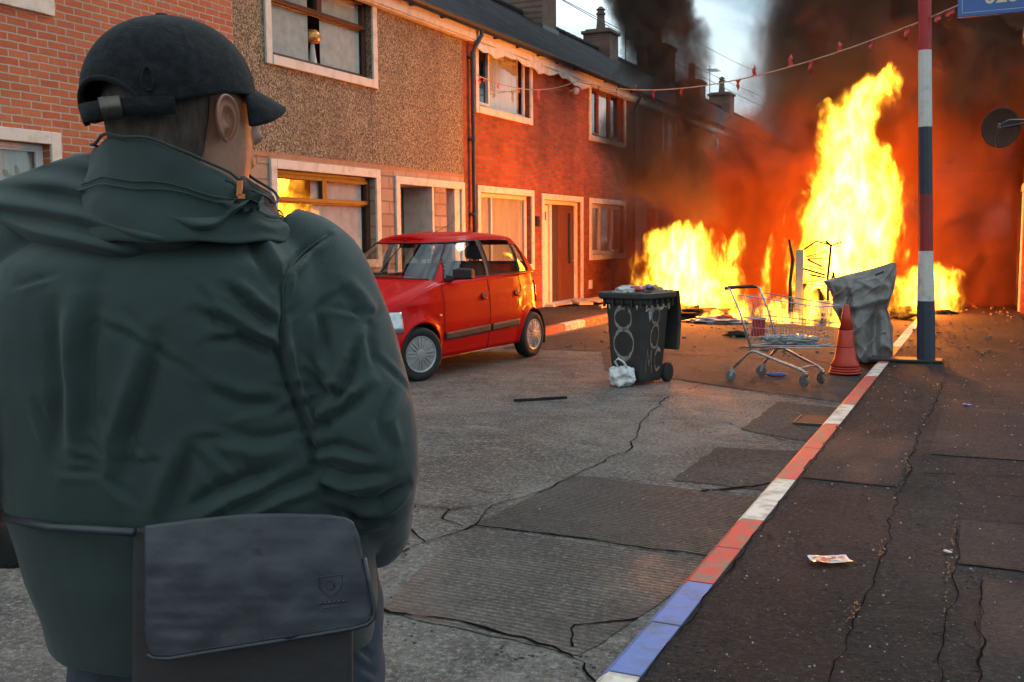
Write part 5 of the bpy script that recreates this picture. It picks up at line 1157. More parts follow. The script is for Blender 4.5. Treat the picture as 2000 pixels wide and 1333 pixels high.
bb=MB(); bb.lathe([(.0,.006),(.008,.0045),(.011,0),(.009,-.003)],14,(0,0,0)); o=bb.build('button',M['cap'],cp,smooth=True); o.location=Cm@Vector((0,0,az_+.002))
def arc(qa,qb,t,o,n_=18): return [dome(qa+(qb-qa)*i/n_,t,o) for i in range(n_+1)]
def band(qa,qb,t0,t1,o,name,m,th=.003,par=cp):
    x=MB(); A_,B_=arc(qa,qb,t0,o),arc(qa,qb,t1,o); n_=len(A_); x.add(A_+B_,[(i,i+1,n_+i+1,n_+i) for i in range(n_-1)]); oo=x.build(name,m,par,smooth=True); s_=oo.modifiers.new('t','SOLIDIFY'); s_.thickness=th; return oo
band(OC-.9,OC+.98,tb-.015,tb+.20,.004,'strap',M['cap'])
band(OC+.12,OC+.40,tb-.03,tb+.23,.007,'buckle',mat('buckle_metal',(.10,.09,.08),.35,metal=.8))
bb=MB(); c0=dome(1.5*PI+.66,tb+.42,.004); a_=dome(1.5*PI+.66,tb+.30,.004)
bb.tube([dome(OC+.72+.10*math.cos(q)*.6,tb+.40+.14*math.sin(q),.004) for q in np.linspace(0,2*PI,17)[:-1]],.0022,6,closed=True); bb.build('eyelet',M['cap'],cp,smooth=True)
# brim
bb=MB(); ru,rl=[],[]
rows_=[]
for i in range(21):
    a=-1.0+2.0*i/20; q=PI/2-a*.82; base=Vector(((ax_)*math.cos(q),(ay_)*math.sin(q),.010)); r_=[]
    for j in range(9):
        f=j/8; ln_=.050*math.sqrt(max(0,1-(abs(a))**3)); p=base+Vector((.12*math.cos(q)*f*ln_*2,f*ln_,-.026*f-.034*a*a*(.4+.6*f))); r_.append(Cm@p)
    rows_.append(r_)
bb.loft(rows_,close=False,cap=False); o=bb.build('brim',M['cap'],cp,smooth=True); s_=o.modifiers.new('t','SOLIDIFY'); s_.thickness=.0065; s_.offset=0; s2=o.modifiers.new('s','SUBSURF'); s2.levels=1; s2.render_levels=1
# --- trousers and shoes
b=MB()
for s in (-1,1):
    limb(b,[(pcx+s*.105,.03,.96),(pcx+s*.125,.03,.80),(pcx+s*.11,.02,.50),(pcx+s*.105,.035,.28),(pcx+s*.105,.03,.14)],[.125,.118,.078,.072,.070])
b.loft([ell((pcx+.01,.03,z),(hw,0,0),(0,.14,0)) for z,hw in ((.76,.14),(.84,.225),(.95,.235),(1.02,.22))])
remesh(b,'jeans',M['jeans'],.008,man,5,post=lambda me: folds(me,[([(690,1250),(725,1290)],.006,9,1),([(700,1300),(735,1320)],.005,8,1)],noise=(.006,9)))
for s in (-1,1):
    bb=MB(); x=pcx+s*.105; bb.loft([[(x+w_*math.cos(q),.03+yo+l_*math.sin(q),z) for q in np.linspace(0,2*PI,21)[:-1]] for z,w_,l_,yo in ((.102,.046,.135,.05),(.115,.05,.14,.05),(.14,.048,.13,.045),(.17,.042,.09,.02),(.20,.040,.06,0))]); bb.build('shoe',M['black'],man,smooth=True)
# --- jacket
b=MB(); tx_=lambda px,D=1.52: L3(px,700,D).x
secs=[(.90,405,.242,.150),(.95,402,.25,.155),(1.02,385,.258,.16),(1.1,365,.262,.158),(1.2,355,.258,.155),(1.3,345,.262,.155),(1.38,340,.262,.15),(1.43,338,.252,.145),(1.47,338,.232,.132),(1.505,340,.19,.115),(1.535,350,.145,.10),(1.56,362,.11,.09),(1.575,365,.085,.08)]
b.loft([ell((tx_(px),.01+(.02 if z>1.5 else 0),z),(hw,0,0),(0,hd,0),40,2.35) for z,px,hw,hd in secs])
limb(b,[L3(545,470,1.53),L3(618,520,1.525),L3(650,610,1.51),L3(672,700,1.50),L3(694,790,1.49),L3(710,865,1.485),L3(716,915,1.50),L3(728,985,1.60),L3(733,1030,1.70),L3(728,1052,1.76)],[.055,.068,.076,.083,.084,.081,.077,.062,.058,.054],32)
limb(b,[L3(125,470,1.53),L3(42,520,1.525),L3(5,610,1.51),L3(-20,700,1.50),L3(-45,790,1.49),L3(-60,865,1.485),L3(-64,915,1.50),L3(-60,985,1.60),L3(-20,1030,1.70),L3(20,1052,1.76)],[.055,.068,.076,.083,.084,.081,.077,.062,.058,.054],32)
JF=[([(470,440),(520,520),(556,580)],.010,15,-1),([(446,561),(490,600),(540,640)],.011,13,-1),([(383,610),(430,628),(500,668),(551,700)],.010,14,-1),([(407,668),(470,662),(551,690)],.008,11,-1),
 ([(640,460),(592,492),(560,530),(551,600),(550,690),(562,745),(592,820),(612,880),(622,930)],.016,9,-1),
 ([(313,660),(285,760),(251,860),(245,950)],.012,22,1),([(375,880),(345,960),(330,1020)],.010,22,1),([(190,560),(170,700),(175,860)],.012,26,1),([(100,600),(120,760),(110,900)],.010,24,-1),
 ([(363,998),(440,952),(545,918)],.013,17,1),([(451,1000),(530,962),(625,925)],.013,15,1),([(400,760),(470,790),(545,790)],.006,16,-1),([(420,840),(500,860),(580,850)],.006,18,1),
 ([(576,540),(566,600),(563,672)],.012,12,1),([(625,610),(630,650),(636,700)],.009,12,1),([(702,675),(680,735),(650,805)],.013,13,1),([(722,765),(670,805),(615,842)],.012,13,1),([(598,728),(640,770),(668,775)],.009,11,-1),
 ([(606,880),(660,872),(725,892)],.013,10,1),([(612,905),(680,935),(760,925)],.010,12,1),([(628,950),(690,985),(740,985),(795,945)],.013,11,1),([(650,985),(705,1012),(760,1010)],.010,10,1),([(745,600),(722,660),(735,720)],.006,12,1),([(770,760),(742,820),(762,880)],.008,13,-1),([(660,560),(690,590),(720,640)],.006,14,-1)]
JS=[]; rj=random.Random(3)
for k in range(34):
    x,y=rj.choice([(rj.uniform(560,780),rj.uniform(560,1020)),(rj.uniform(380,560),rj.uniform(560,980)),(rj.uniform(60,360),rj.uniform(520,1000))]); a_q=rj.uniform(-.6,.9) if x>560 else rj.uniform(-.3,1.5); l_=rj.uniform(30,75)
    JS.append(([(x-l_*math.cos(a_q),y-l_*math.sin(a_q)),(x+rj.uniform(-6,6),y+rj.uniform(-6,6)),(x+l_*math.cos(a_q),y+l_*math.sin(a_q))],rj.uniform(.002,.0045),rj.uniform(6,10),rj.choice((1,-1))))
jk=remesh(b,'jacket',M['jacket'],.0065,man,7,post=lambda me: folds(me,JF+JS,noise=(.0028,6.5)))
s_=jk.modifiers.new('s','SUBSURF'); s_.levels=1; s_.render_levels=1
# cuff
for P,sgn in ((L3(728,1052,1.76),1),(L3(20,1052,1.76),-1)):
    bb=MB(); f=Vector((-.05*sgn,.85,-.5)).normalized(); bb.tube([P-f*.03,P,P+f*.025],[.055,.052,.047],24,cap=False); o=bb.build('cuff',M['jacketd'],jk,smooth=True)
# shoulder seam (a raised stitched line)
def on_back(px,py,off=.0): # first hit of the photo ray on the jacket, for laying the seams and hood on the cloth
    return None
from mathutils.bvhtree import BVHTree
bpy.context.view_layer.update(); dg=bpy.context.evaluated_depsgraph_get(); jb=BVHTree.FromObject(jk,dg)
def hitj(px,py,off=0):
    o=MI@Vector((0,0,CH)); d=(MI@dep(px,py,1.0)-o); d.normalize(); h=jb.ray_cast(o,d)
    if h[0] is None: return None
    return h[0]+h[1]*off
seam=[hitj(x,y,.0012) for x,y in ((640,461),(618,474),(596,490),(577,508),(563,530),(556,555),(552,585),(550,620),(549,660),(551,700))]; seam=[s for s in seam if s is not None]
bb=MB(); bb.tube(seam,.0016,6); bb.build('seam',M['jacket'],jk,smooth=True)
# hood lying in folds on the back
def hood():
    nx_,nv=72,40; g=[]
    for j in range(nv+1):
        v=j/nv; row=[]
        for i in range(nx_+1):
            u=i/nx_; x=-70+u*(505+70)
            c_=(x-225)/290
            hem=522-138*abs(c_)**2.0-(0 if x<400 else 12*((x-400)/80)**2); topy=300+ (0 if x<330 else (x-330)*.50)+ (0 if x>150 else (150-x)*.35)
            hem=max(hem,topy+12)
            y=topy+(hem-topy)*v
            dd=np.interp(y,[300,360,420,480,530],[1.425,1.395,1.375,1.365,1.37])+.10*abs((x-330)/330)**2.2
            # ridges of cloth
            r1=.015*math.sin(2*PI*(y-.22*(x-250)-330)/54+1.2*math.sin(x*.012))*math.sin(PI*min(1,v*1.05))**.5
            r2=.018*math.exp(-((v-.80)/.16)**2); e=.05*(v**10); 
            n2=.006*mnoise.noise((x*.012,y*.03,2))
            p=L3(x,y,dd-r1-r2+e-n2+ .03*(1-v)**4)
            row.append(p)
        g.append(row)
    bb=MB(); bb.loft(g,close=False,cap=False); o=bb.build('hood',M['jacket'],jk,smooth=True); s_=o.modifiers.new('t','SOLIDIFY'); s_.thickness=.012; s_.offset=-1; return o
hd_=hood()
# stand-up collar, high at the nape and falling to the open front
def collar():
    c0=L3(362,330,1.475); g=[]
    for k in range(61):
        q=R(-250)+R(320)*k/60   # leaves a gap at the front
        cx_,sy_=math.cos(q),math.sin(q); row=[]
        for j in range(11):
            v=j/10
            top=np.interp(cx_,[-1,-.6,-.1,.3,.7,1],[.030,.040,.030,.012,-.016,-.05]); bot=-.105
            flare=.006*math.sin(v*PI)+.010*v+.030*(1-v)**2+.0035*math.sin(7*v+3.2*q)+.004*math.exp(-((v-.45-.25*math.sin(q*1.3))/.06)**2)
            x=c0.x+(.104+flare+.012*(1-v))*cx_*1.08; y=c0.y+(.092+flare+.012*(1-v))*sy_
            z=c0.z+bot+(top-bot)*v+.002*math.sin(q*9+v*4)
            nn_=.006*mnoise.noise((x*22,y*22,z*34)); row.append((x+nn_,y-abs(nn_),z))
        g.append(row)
    bb=MB(); bb.loft(g,close=False,cap=False); o=bb.build('collar',M['jacket'],jk,smooth=True); s_=o.modifiers.new('t','SOLIDIFY'); s_.thickness=.006; s2=o.modifiers.new('s','SUBSURF'); s2.levels=1; s2.render_levels=1
    for j_,dz in ((10,.002),(6,0),(5,.004)):
        sm=MB(); sm.tube([Vector(r_[j_])+Vector((r_[j_][0]-c0.x,r_[j_][1]-c0.y,0)).normalized()*.0035+Vector((0,0,dz)) for r_ in g],.0012 if j_<10 else .0022,6); sm.build('seam',M['jacket'],o,smooth=True)
    # pointed collar wing turned down on the right
    P=[L3(x,y,D) for x,y,D in ((470,345,1.41),(500,362,1.44),(528,380,1.50),(533,402,1.53),(522,404,1.50),(500,398,1.46),(478,388,1.41),(462,372,1.39))]
    bb=MB(); bb.add(P+[sum(P,Vector())/len(P)-Vector((0,.006,0))],[(i,(i+1)%8,8) for i in range(8)]); w_=bb.build('collar_wing',M['jacketd'],jk,smooth=True); s_=w_.modifiers.new('t','SOLIDIFY'); s_.thickness=.006
    bb=MB(); p=L3(468,368,1.375); bb.obox(p,(.0035,0,0),(0,.002,0),(.001,0,.010)); bb.obox(p+Vector((.002,0,-.011)),(.0045,0,0),(0,.002,0),(0,0,.003)); bb.build('zip_pull',mat('orange_cord',(.6,.18,.03),.5),jk)
    bb=MB(); bb.tube([L3(x,y,D) for x,y,D in ((440,352,1.372),(455,358,1.374),(466,368,1.376),(476,384,1.385))],.0022,6); bb.build('zip',M['jacketd'],jk)
collar()
# --- shoulder bag on his right hip
DB=1.31
bag=thing('shoulder_bag','flat dark leather messenger bag with embossed shield on the flap, worn at his back','bag',MW@L3(500,1150,DB),YAW)
BI=(Matrix.Translation(MW@L3(500,1150,DB))@Matrix.Rotation(YAW,4,'Z')).inverted()
def LB(px,py,D): return BI@dep(px,py,D)
out=[(285,1027),(380,1014),(480,1004),(560,1003),(640,1006),(676,1012),(692,1022),(701,1045),(712,1090),(722,1140),(732,1192),(730,1208),(718,1220),(690,1228),(600,1243),(500,1259),(400,1275),(330,1287),(300,1287),(288,1278),(284,1262),(283,1180),(284,1100)]
def bagD(x,y): return DB+.00011*max(0,x-560)**1.25*.35+.00002*(1333-y)*0+.00006*max(0,1100-y)
def flapgrid():
    # rows between bottom and top edges of the outline
    top=[(283,1027),(380,1014),(480,1004),(560,1003),(640,1006),(676,1012),(692,1022)]; bb=MB(); nx_,ny_=60,36; g=[]
    for j in range(ny_+1):
        v=j/ny_; yl=1027+(1262-1027)*v
        row=[]
        for i in range(nx_+1):
            u=i/nx_
            lx=284; rx=np.interp(v,[0,.1,.3,.6,.85,.95,1],[690,702,712,724,732,729,716])
            lx=np.interp(v,[0,.9,.97,1],[284,284,289,300])
            x=lx+(rx-lx)*u
            yt=np.interp(x,[283,380,480,560,640,676,700,732],[1027,1014,1004,1003,1006,1011,1026,1080]); yb=np.interp(x,[283,300,330,400,500,600,690,718,732],[1262,1286,1287,1275,1259,1243,1228,1220,1195])
            y=yt+(yb-yt)*v
            wob=.0022*mnoise.noise((x*.02,y*.02,1))+.0012*mnoise.noise((x*.004,y*.09,5))*(1 if x<400 else .4)
            crease=-.004*math.exp(-((x-505-(y-1100)*.06)/7)**2)*(1 if y>1080 else .4)
            # embossed shield
            sx,sy=(x-645)/24,(y-1145)/22
            row.append(LB(x,y,bagD(x,y)+wob-crease))
        g.append(row)
    bb.loft(g,close=False,cap=False); o=bb.build('flap',M['leather'],bag,smooth=True); s_=o.modifiers.new('t','SOLIDIFY'); s_.thickness=.005; s_.offset=0; return o
fl_=flapgrid()
bb=MB(); pts=[LB(x,y,bagD(x,y)-.003) for x,y in ((288,1278),(300,1286),(330,1287),(400,1275),(500,1259),(600,1243),(690,1228),(718,1220),(730,1208),(732,1192),(722,1140),(712,1090))]; bb.tube(pts,.0028,6); bb.build('piping',M['leather'],fl_,smooth=True)
bb=MB(); bord=[(292,1272),(302,1279),(330,1280),(400,1268),(500,1252),(600,1236),(688,1221),(714,1213),(723,1204),(725,1190),(715,1140),(705,1090),(694,1046)]
for (xa,ya),(xb_,yb_) in zip(bord[:-1],bord[1:]):
    n_=max(1,int(math.hypot(xb_-xa,yb_-ya)/7))
    for i in range(n_):
        p_,q_=[LB(xa+(xb_-xa)*(i+e_)/n_,ya+(yb_-ya)*(i+e_)/n_,bagD(xa+(xb_-xa)*(i+e_)/n_,ya)-.0034) for e_ in (.15,.75)]; bb.tube([p_,q_],.0007,4)
tag(bb.build('stitching',M['leather'],fl_),kind='stuff')
sh=[(622,1128),(645,1125),(668,1123),(669,1140),(664,1152),(655,1161),(645,1167),(633,1158),(625,1147)]
M['emboss']=mat('embossed_leather',(.016,.020,.026),.5)
bb=MB(); bb.tube([LB(x,y,bagD(x,y)-.0027) for x,y in sh],.0011,5,closed=True); bb.tube([LB(645+8*math.cos(q),1143+9*math.sin(q),bagD(645,1143)-.0027) for q in np.linspace(0,2*PI,15)[:-1]],.0010,5,closed=True); bb.build('shield_emblem',M['emboss'],fl_)
bb=MB()
for k in range(6): x=624+k*9; bb.tube([LB(x,1179-k*.8,bagD(x,1180)-.0027),LB(x+5,1178-k*.8,bagD(x,1180)-.0027)],.0018,5)
bb.tube([LB(632,1188,bagD(640,1190)-.0027),LB(665,1184,bagD(665,1190)-.0027)],.0012,5); bb.build('lettering',M['emboss'],fl_)
# bag body behind the flap
bb=MB(); 
def rectD(D,x0,x1,y0,y1,s=10): return [LB(x,y,D) for x,y in ((x0+s,y0),(x1-s,y0),(x1,y0+s),(x1,y1-s),(x1-s,y1),(x0+s,y1),(x0,y1-s),(x0,y0+s))]
bb.loft([rectD(DB+.030,262,682,1035,1410,14),rectD(DB+.036,258,688,1030,1416),rectD(DB+.075,262,690,1032,1405)]); bb.build('bag_body',mat('bag_body_leather',(.016,.014,.016),.55,bump=(.4,30,.004)),bag,bevel=.006)
bb=MB(); bb.tube([LB(262,1040,DB+.02),LB(200,1036,DB+.03),LB(100,1030,DB+.06),LB(10,1010,DB+.14)],.006,6); bb.build('strap',M['leather'],bag,smooth=True)
# ---------------------------------------------------------------- fire and smoke (volumes inside closed hulls)
def curve_node(nt,src,pts,lo,hi):
    """maps src (0..1) through a smooth curve of (t,value) points; value range lo..hi"""
    n=N(nt,'ShaderNodeFloatCurve'); c=n.mapping.curves[0]; P=[(t,(v-lo)/(hi-lo)) for t,v in pts]
    while len(c.points)<len(P): c.points.new(.5,.5)
    for p,(t,v) in zip(c.points,P): p.location=(t,v); p.handle_type='AUTO'
    n.mapping.update(); nt.links.new(src,n.inputs['Value'])
    m=N(nt,'ShaderNodeMath',operation='MULTIPLY_ADD'); m.inputs[1].default_value=hi-lo; m.inputs[2].default_value=lo; nt.links.new(n.outputs[0],m.inputs[0]); return m.outputs[0]
class G:
    def __init__(s,nt): s.nt=nt
    def m(s,op,a,b=None,c=None,clamp=False):
        n=N(s.nt,'ShaderNodeMath',operation=op,use_clamp=clamp)
        for i,v in enumerate((a,b,c)):
            if v is None: continue
            if isinstance(v,(int,float)): n.inputs[i].default_value=v
            else: s.nt.links.new(v,n.inputs[i])
        return n.outputs[0]
    def noise(s,vec,scale,detail=4,rough=.55,dist=0,color=False):
        z=N(s.nt,'ShaderNodeTexNoise'); z.inputs['Scale'].default_value=scale; z.inputs['Detail'].default_value=detail; z.inputs['Roughness'].default_value=rough; z.inputs['Distortion'].default_value=dist
        s.nt.links.new(vec,z.inputs['Vector']); return z.outputs['Color' if color else 'Fac']
    def map(s,vec,sc=(1,1,1),loc=(0,0,0)):
        n=N(s.nt,'ShaderNodeMapping'); n.inputs['Scale'].default_value=sc; n.inputs['Location'].default_value=loc; s.nt.links.new(vec,n.inputs[0]); return n.outputs[0]
    def ss(s,v,a,b,c=0,d=1):
        n=N(s.nt,'ShaderNodeMapRange',interpolation_type='SMOOTHSTEP'); n.inputs[1].default_value=a; n.inputs[2].default_value=b; n.inputs[3].default_value=c; n.inputs[4].default_value=d; s.nt.links.new(v,n.inputs[0]); return n.outputs[0]
def hull(b,tab,k=1.25,n=24,zpad=(0,0)):
    """tab rows: z, x0, x1, y half depth, y centre"""
    r=[]
    for z,x0,x1,th,yc in tab:
        c=(x0+x1)/2; w_=(x1-x0)/2*k; r.append([(c+w_*math.cos(q),yc+th*k*math.sin(q),z) for q in np.linspace(0,2*PI,n+1)[:-1]])
    b.loft(r)
def field(nt,g,tab,warp,seed,stretch=(1,1,.55),wscale=1.1):
    """returns 1-r (positive inside) of a warped column and the warped coordinates"""
    tc=N(nt,'ShaderNodeTexCoord'); O=tc.outputs['Object']
    z0,z1=tab[0][0],tab[-1][0]
    wv=g.noise(g.map(O,stretch,(seed,seed*.7,0)),wscale,3,.6,0,color=True)
    sub=N(nt,'ShaderNodeVectorMath',operation='SUBTRACT'); sub.inputs[1].default_value=(.5,.5,.5); nt.links.new(wv,sub.inputs[0])
    ma=N(nt,'ShaderNodeVectorMath',operation='MULTIPLY_ADD'); ma.inputs[1].default_value=(warp,warp*.6,warp*1.2); nt.links.new(sub.outputs[0],ma.inputs[0]); nt.links.new(O,ma.inputs[2])
    sp=N(nt,'ShaderNodeSeparateXYZ'); nt.links.new(ma.outputs[0],sp.inputs[0])
    t=g.m('DIVIDE',g.m('SUBTRACT',sp.outputs[2],z0),z1-z0,clamp=True)
    T=[(r[0]-z0)/(z1-z0) for r in tab]
    cxs=[(r[1]+r[2])/2 for r in tab]; ws=[max(.02,(r[2]-r[1])/2) for r in tab]; ths=[r[3] for r in tab]; ycs=[r[4] for r in tab]
    def cv(vals):
        lo,hi=min(vals)-.01,max(vals)+.01; return curve_node(nt,t,list(zip(T,vals)),lo,hi)
    dx=g.m('DIVIDE',g.m('SUBTRACT',sp.outputs[0],cv(cxs)),cv(ws)); dy=g.m('DIVIDE',g.m('SUBTRACT',sp.outputs[1],cv(ycs)),cv(ths))
    r=g.m('SQRT',g.m('ADD',g.m('MULTIPLY',dx,dx),g.m('MULTIPLY',dy,dy)))
    # fade at both ends
    return g.m('SUBTRACT',1.0,r),ma.outputs[0],O,t
def flame_mat(name,tab,S,seed,warp=.35,tongue=.9,col=(1,.37,.022),scale=2.6,topfade=.85,rate=.15,base=.9,edge=.34):
    m=bpy.data.materials.new(name); m.use_nodes=True; nt=m.node_tree; nt.nodes.clear(); g=G(nt)
    f,P,O,t=field(nt,g,tab,warp,seed)
    n1=g.noise(g.map(P,(1,1,.42),(seed*2,0,-seed)),scale,5,.62,.3)
    n2=g.noise(g.map(P,(1,1,.5),(0,seed,3)),scale*2.6,3,.6,.2)
    e=g.m('ADD',f,g.m('MULTIPLY',g.m('SUBTRACT',n1,.52),tongue*2.4))
    e=g.m('ADD',e,g.m('MULTIPLY',g.m('SUBTRACT',n2,.5),.55)); e=g.m('SUBTRACT',g.m('ADD',e,.18),g.ss(t,topfade,1.0,0,1.1))
    d=g.ss(e,.02,edge)
    core=g.m('POWER',g.ss(e,.05,.95),1.6)
    br=g.m('POWER',g.ss(n2,.36,.68),1.5)
    inten=g.m('MULTIPLY',d,g.m('ADD',g.m('MULTIPLY',core,g.m('ADD',g.m('MULTIPLY',br,S),S*.035)),base))
    em=N(nt,'ShaderNodeEmission'); em.inputs[0].default_value=(*col,1); nt.links.new(inten,em.inputs[1])
    ab=N(nt,'ShaderNodeVolumeAbsorption'); ab.inputs[0].default_value=(.2,.1,.05,1); nt.links.new(g.m('MULTIPLY',d,1.2),ab.inputs[1])
    ad=N(nt,'ShaderNodeAddShader'); nt.links.new(em.outputs[0],ad.inputs[0]); nt.links.new(ab.outputs[0],ad.inputs[1])
    o=N(nt,'ShaderNodeOutputMaterial'); nt.links.new(ad.outputs[0],o.inputs['Volume']); m.cycles.volume_step_rate=rate
    return m
def blaze(label,tab,S,seed,group='flames of the street fire',lights=(),k=1.3,**kw):
    b=MB(); hull(b,tab,k); o=b.build('flames',flame_mat('flame_%d'%seed,tab,S,seed,**kw)); tag(o,label,'flames',group)
    for i,(p,pw,rad) in enumerate(lights):
        l=bpy.data.lights.new('firelight','POINT'); l.energy=pw; l.color=(1,.19,.025); l.shadow_soft_size=rad
        q=bpy.data.objects.new('firelight',l); C.objects.link(q); q.location=p; q.parent=o
    return o
Y=19.0
blaze('tallest blaze, a leaning column of white and yellow fire above the burning frame',
 [(-.1,-3.05,-1.7,.4,Y),(.5,-3.15,-1.55,.55,Y),(1.0,-3.2,-1.45,.7,Y),(1.5,-3.2,-1.40,.75,Y),(2.0,-3.12,-1.36,.7,Y),(2.4,-2.98,-1.42,.6,Y),(3.0,-2.84,-1.70,.5,Y),(3.4,-2.82,-1.86,.45,Y),(3.8,-2.68,-1.62,.38,Y),(4.15,-2.3,-1.45,.3,Y),(4.45,-1.9,-1.40,.2,Y),(4.8,-1.7,-1.4,.08,Y)],170,3,
 lights=(((-2.3,18.9,1.3),620,.35),((-2.3,19.0,2.9),240,.3)),warp=.60,scale=2.3,tongue=1.0)
blaze('broad low blaze burning against the terrace left of the trolley',
 [(-.05,-5.8,-4.1,.5,18.7),(.5,-5.95,-4.15,.6,18.7),(.9,-5.98,-4.3,.6,18.7),(1.2,-5.95,-4.45,.5,18.7),(1.5,-5.8,-4.55,.4,18.7),(1.8,-5.6,-4.7,.25,18.7),(2.0,-5.4,-4.9,.08,18.7)],190,5,
 lights=(((-5.1,18.6,.8),1250,.35),),warp=.42,scale=2.9,topfade=.75)
blaze('thin yellow flame standing between the broad blaze and the tall one',
 [(.3,-4.5,-4.15,.12,18.8),(.8,-4.52,-4.1,.18,18.8),(1.3,-4.45,-4.05,.2,18.8),(1.7,-4.3,-4.02,.15,18.8),(2.0,-4.15,-4.0,.05,18.8)],60,7,warp=.25,scale=3.2,topfade=.7)
blaze('slender wisp of flame halfway between the two large blazes',
 [(.3,-3.78,-3.62,.08,18.8),(.8,-3.80,-3.55,.10,18.8),(1.3,-3.7,-3.5,.08,18.8),(1.75,-3.6,-3.5,.03,18.8)],30,8,warp=.2,scale=3.2,topfade=.7)
blaze('low yellow flames behind the striped pole at the pavement edge',
 [(0,-1.6,-.6,.4,20.0),(.3,-1.62,-.45,.45,20.0),(.6,-1.55,-.42,.4,20.0),(.85,-1.4,-.40,.25,20.0),(1.1,-1.1,-.40,.08,20.0)],130,9,lights=(((-1.0,20.0,.5),700,.25),),warp=.35,scale=3.0,topfade=.75)
for k,(x,y,w_,h_,sd) in enumerate(((-3.35,18.2,.34,.42,11),(-3.05,17.9,.25,.26,12),(-2.25,17.6,.22,.5,13),(-3.95,18.0,.22,.24,14),(-4.4,17.95,.26,.26,15),(-2.72,17.75,.16,.75,16))):
    blaze(('small ground flames just left of the burning frame','low licking flames behind the middle of the trolley','small bright flames right of the burning frame','tiny flames on the debris behind the trolley handle','small flames on the rubble right of the broad blaze','flames climbing through the slats of the burning frame')[k],
     [(0,x-w_,x+w_,.15,y),(h_*.4,x-w_,x+w_,.16,y),(h_*.8,x-w_*.7,x+w_*.8,.1,y),(h_*1.2,x-w_*.3,x+w_*.4,.04,y)],130,sd,group='small ground flames',warp=.22,scale=4.5,topfade=.7,rate=.3)
# burning frame
t=thing('burnt_frame','upright charred metal frame with slats engulfed below the tallest blaze','frame',(-2.66,18.0,0))
b=MB(); b.box(-.33,-.05,.05,-.20,.05,1.28); b.build('post',mat('scorched_white_panel',(.40,.36,.33),.6),t,bevel=.01)
b=MB(); b.tube([(.22,0,.2),(.20,0,.8),(.24,.02,1.35),(.15,.02,1.42)],.022,8); b.tube([(-.2,0,1.28),(0,0,1.42),(.24,.02,1.35),(.42,.0,1.40)],.016,6); b.tube([(-.42,.1,.1),(-.44,.1,.7),(-.40,.1,1.1),(-.47,.1,1.45)],[.05,.03,.035,.02],7); b.tube([(.3,.1,.0),(.34,.08,.5),(.28,.06,.9)],[.05,.04,.02],7); b.build('rails',M['char'],t)
b=MB()
rq=random.Random(9)
for i in range(13): b.obox((rq.uniform(-.03,.03),.03+rq.uniform(-.04,.04),.30+i*.075),(rq.uniform(.12,.2),0,rq.uniform(-.07,.05)),(0,.02,0),(0,0,rq.uniform(.008,.022)))
for i in range(7): b.obox((rq.uniform(-.15,.3),.02,.15+rq.uniform(0,.5)),(.05,0,rq.uniform(-.1,.1)),(0,.05,0),(rq.uniform(-.03,.03),0,.12))
b.build('slats',M['char'],t)
b=MB(); b.loft([rr_(.22,.12,z,.04) for z in (.12,.16)]); b.loft([[(x*.8+.1,y,z) for x,y,z in rr_(.22,.1,z,.04)] for z in (.2,.42)]); b.build('tub',M['metal'],t)
for k,(x,y,sx,sy,sz,lb) in enumerate(((-5.1,18.3,.85,.4,.16,'flat charred heap under the broad blaze'),(-2.5,18.6,.8,.4,.3,'charred heap glowing beneath the tallest blaze'),(-1.1,19.9,.5,.3,.14,'charred heap under the low flames behind the pole'))):
    crumple('charred_heap',lb,'debris',(x,y,sz*.5),(sx,sy,sz),M['char'],40+k,4,.7,freq=3,group='charred heaps under the fires')
def smoke_mat(name,tab,sig,seed,alb,warp,scale,lo,hi,rate,edge=(0,.35),zdens=None,glow=0):
    m=bpy.data.materials.new(name); m.use_nodes=True; nt=m.node_tree; nt.nodes.clear(); g=G(nt)
    f,P,O,t=field(nt,g,tab,warp,seed,(1,1,.8),.55)
    n1=g.noise(g.map(P,(1,1,.75),(seed,2,seed)),scale,4,.66,.5)
    d=g.m('MULTIPLY',g.ss(g.m('ADD',f,g.m('MULTIPLY',g.m('SUBTRACT',n1,.5),.9)),*edge),g.ss(n1,lo,hi,.10,1))
    if zdens: d=g.m('MULTIPLY',d,curve_node(nt,t,zdens,0,max(v for _,v in zdens)+.01))
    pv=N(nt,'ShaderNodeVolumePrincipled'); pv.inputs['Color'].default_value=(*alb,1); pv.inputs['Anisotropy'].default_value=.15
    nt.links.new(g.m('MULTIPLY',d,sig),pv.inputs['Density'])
    o=N(nt,'ShaderNodeOutputMaterial'); nt.links.new(pv.outputs[0],o.inputs['Volume']); m.cycles.volume_step_rate=rate; return m
def smoke(label,tab,k=1.2,n=28,**kw):
    b=MB(); hull(b,tab,k,n); o=b.build('smoke',smoke_mat('smoke_%d'%kw['seed'],tab,**kw)); return tag(o,label,'smoke',None,'stuff')
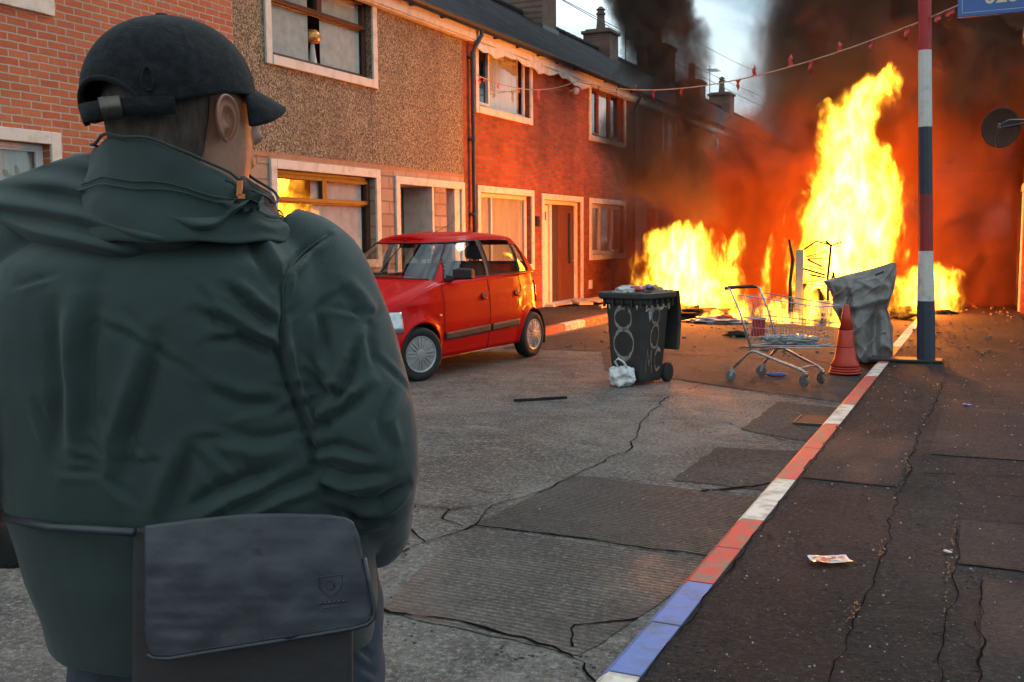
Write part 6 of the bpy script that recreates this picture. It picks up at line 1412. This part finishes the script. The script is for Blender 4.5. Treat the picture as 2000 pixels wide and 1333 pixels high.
smoke('dark brown smoke drifting up past the red brick houses from the broad blaze',
 [(1.7,-5.2,-4.4,.5,19.2),(2.2,-6.2,-4.4,.8,19.3),(2.8,-7.1,-4.6,.9,19.4),(3.4,-7.3,-4.8,.9,19.5),(4.2,-6.9,-4.9,.9,20),(5.2,-7.0,-5.1,1.0,20.5),(6.4,-7.6,-5.6,1.2,21),(8.4,-9.0,-6.2,1.6,22),(9.5,-9.6,-6.6,1.8,22.5)],
 sig=4.2,seed=21,alb=(.15,.105,.085),warp=1.1,scale=1.1,lo=.38,hi=.60,rate=.25,zdens=[(0,0),(.10,.5),(.22,1),(1,1)])
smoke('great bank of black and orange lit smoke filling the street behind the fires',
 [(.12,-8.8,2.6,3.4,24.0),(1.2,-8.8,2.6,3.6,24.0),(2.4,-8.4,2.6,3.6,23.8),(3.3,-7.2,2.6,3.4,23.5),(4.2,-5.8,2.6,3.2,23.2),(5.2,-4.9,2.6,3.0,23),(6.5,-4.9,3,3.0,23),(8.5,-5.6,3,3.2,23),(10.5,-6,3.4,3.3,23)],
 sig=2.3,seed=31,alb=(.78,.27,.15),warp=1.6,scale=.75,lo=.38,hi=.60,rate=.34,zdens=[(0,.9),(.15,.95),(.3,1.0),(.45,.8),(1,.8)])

smoke('thick black smoke billowing above and behind the tallest blaze',
 [(2.7,-1.6,1.6,.3,21.4),(3.3,-3.4,2.2,.7,21.3),(4.0,-4.7,2.4,1.0,21.2),(5.0,-4.9,2.6,1.2,21.2),(6.5,-5.0,2.9,1.4,21.2),(8.5,-5.6,3,1.6,21.2)],
 sig=3.0,seed=41,alb=(.17,.17,.17),warp=1.5,scale=.8,lo=.36,hi=.60,rate=.4,zdens=[(0,0),(.12,.5),(.3,1.0),(1,1.2)])

blaze('dull red-orange glow added in the smoke low across the street behind the bright blazes',
 [(-.1,-6.6,.5,.5,20.1),(.8,-6.7,.5,.55,20.1),(1.8,-6.3,.5,.55,20.1),(2.6,-5.0,.5,.5,20.1),(3.2,-3.6,.5,.45,20.1),(4.0,-2.8,.5,.3,20.1),(4.6,-2.3,.4,.1,20.1)],.9,17,group=None,warp=.9,scale=.9,tongue=.55,col=(1,.085,.002),base=1.05,edge=1.1,topfade=.6,rate=.4)  # emissive volume added so the low smoke glows orange
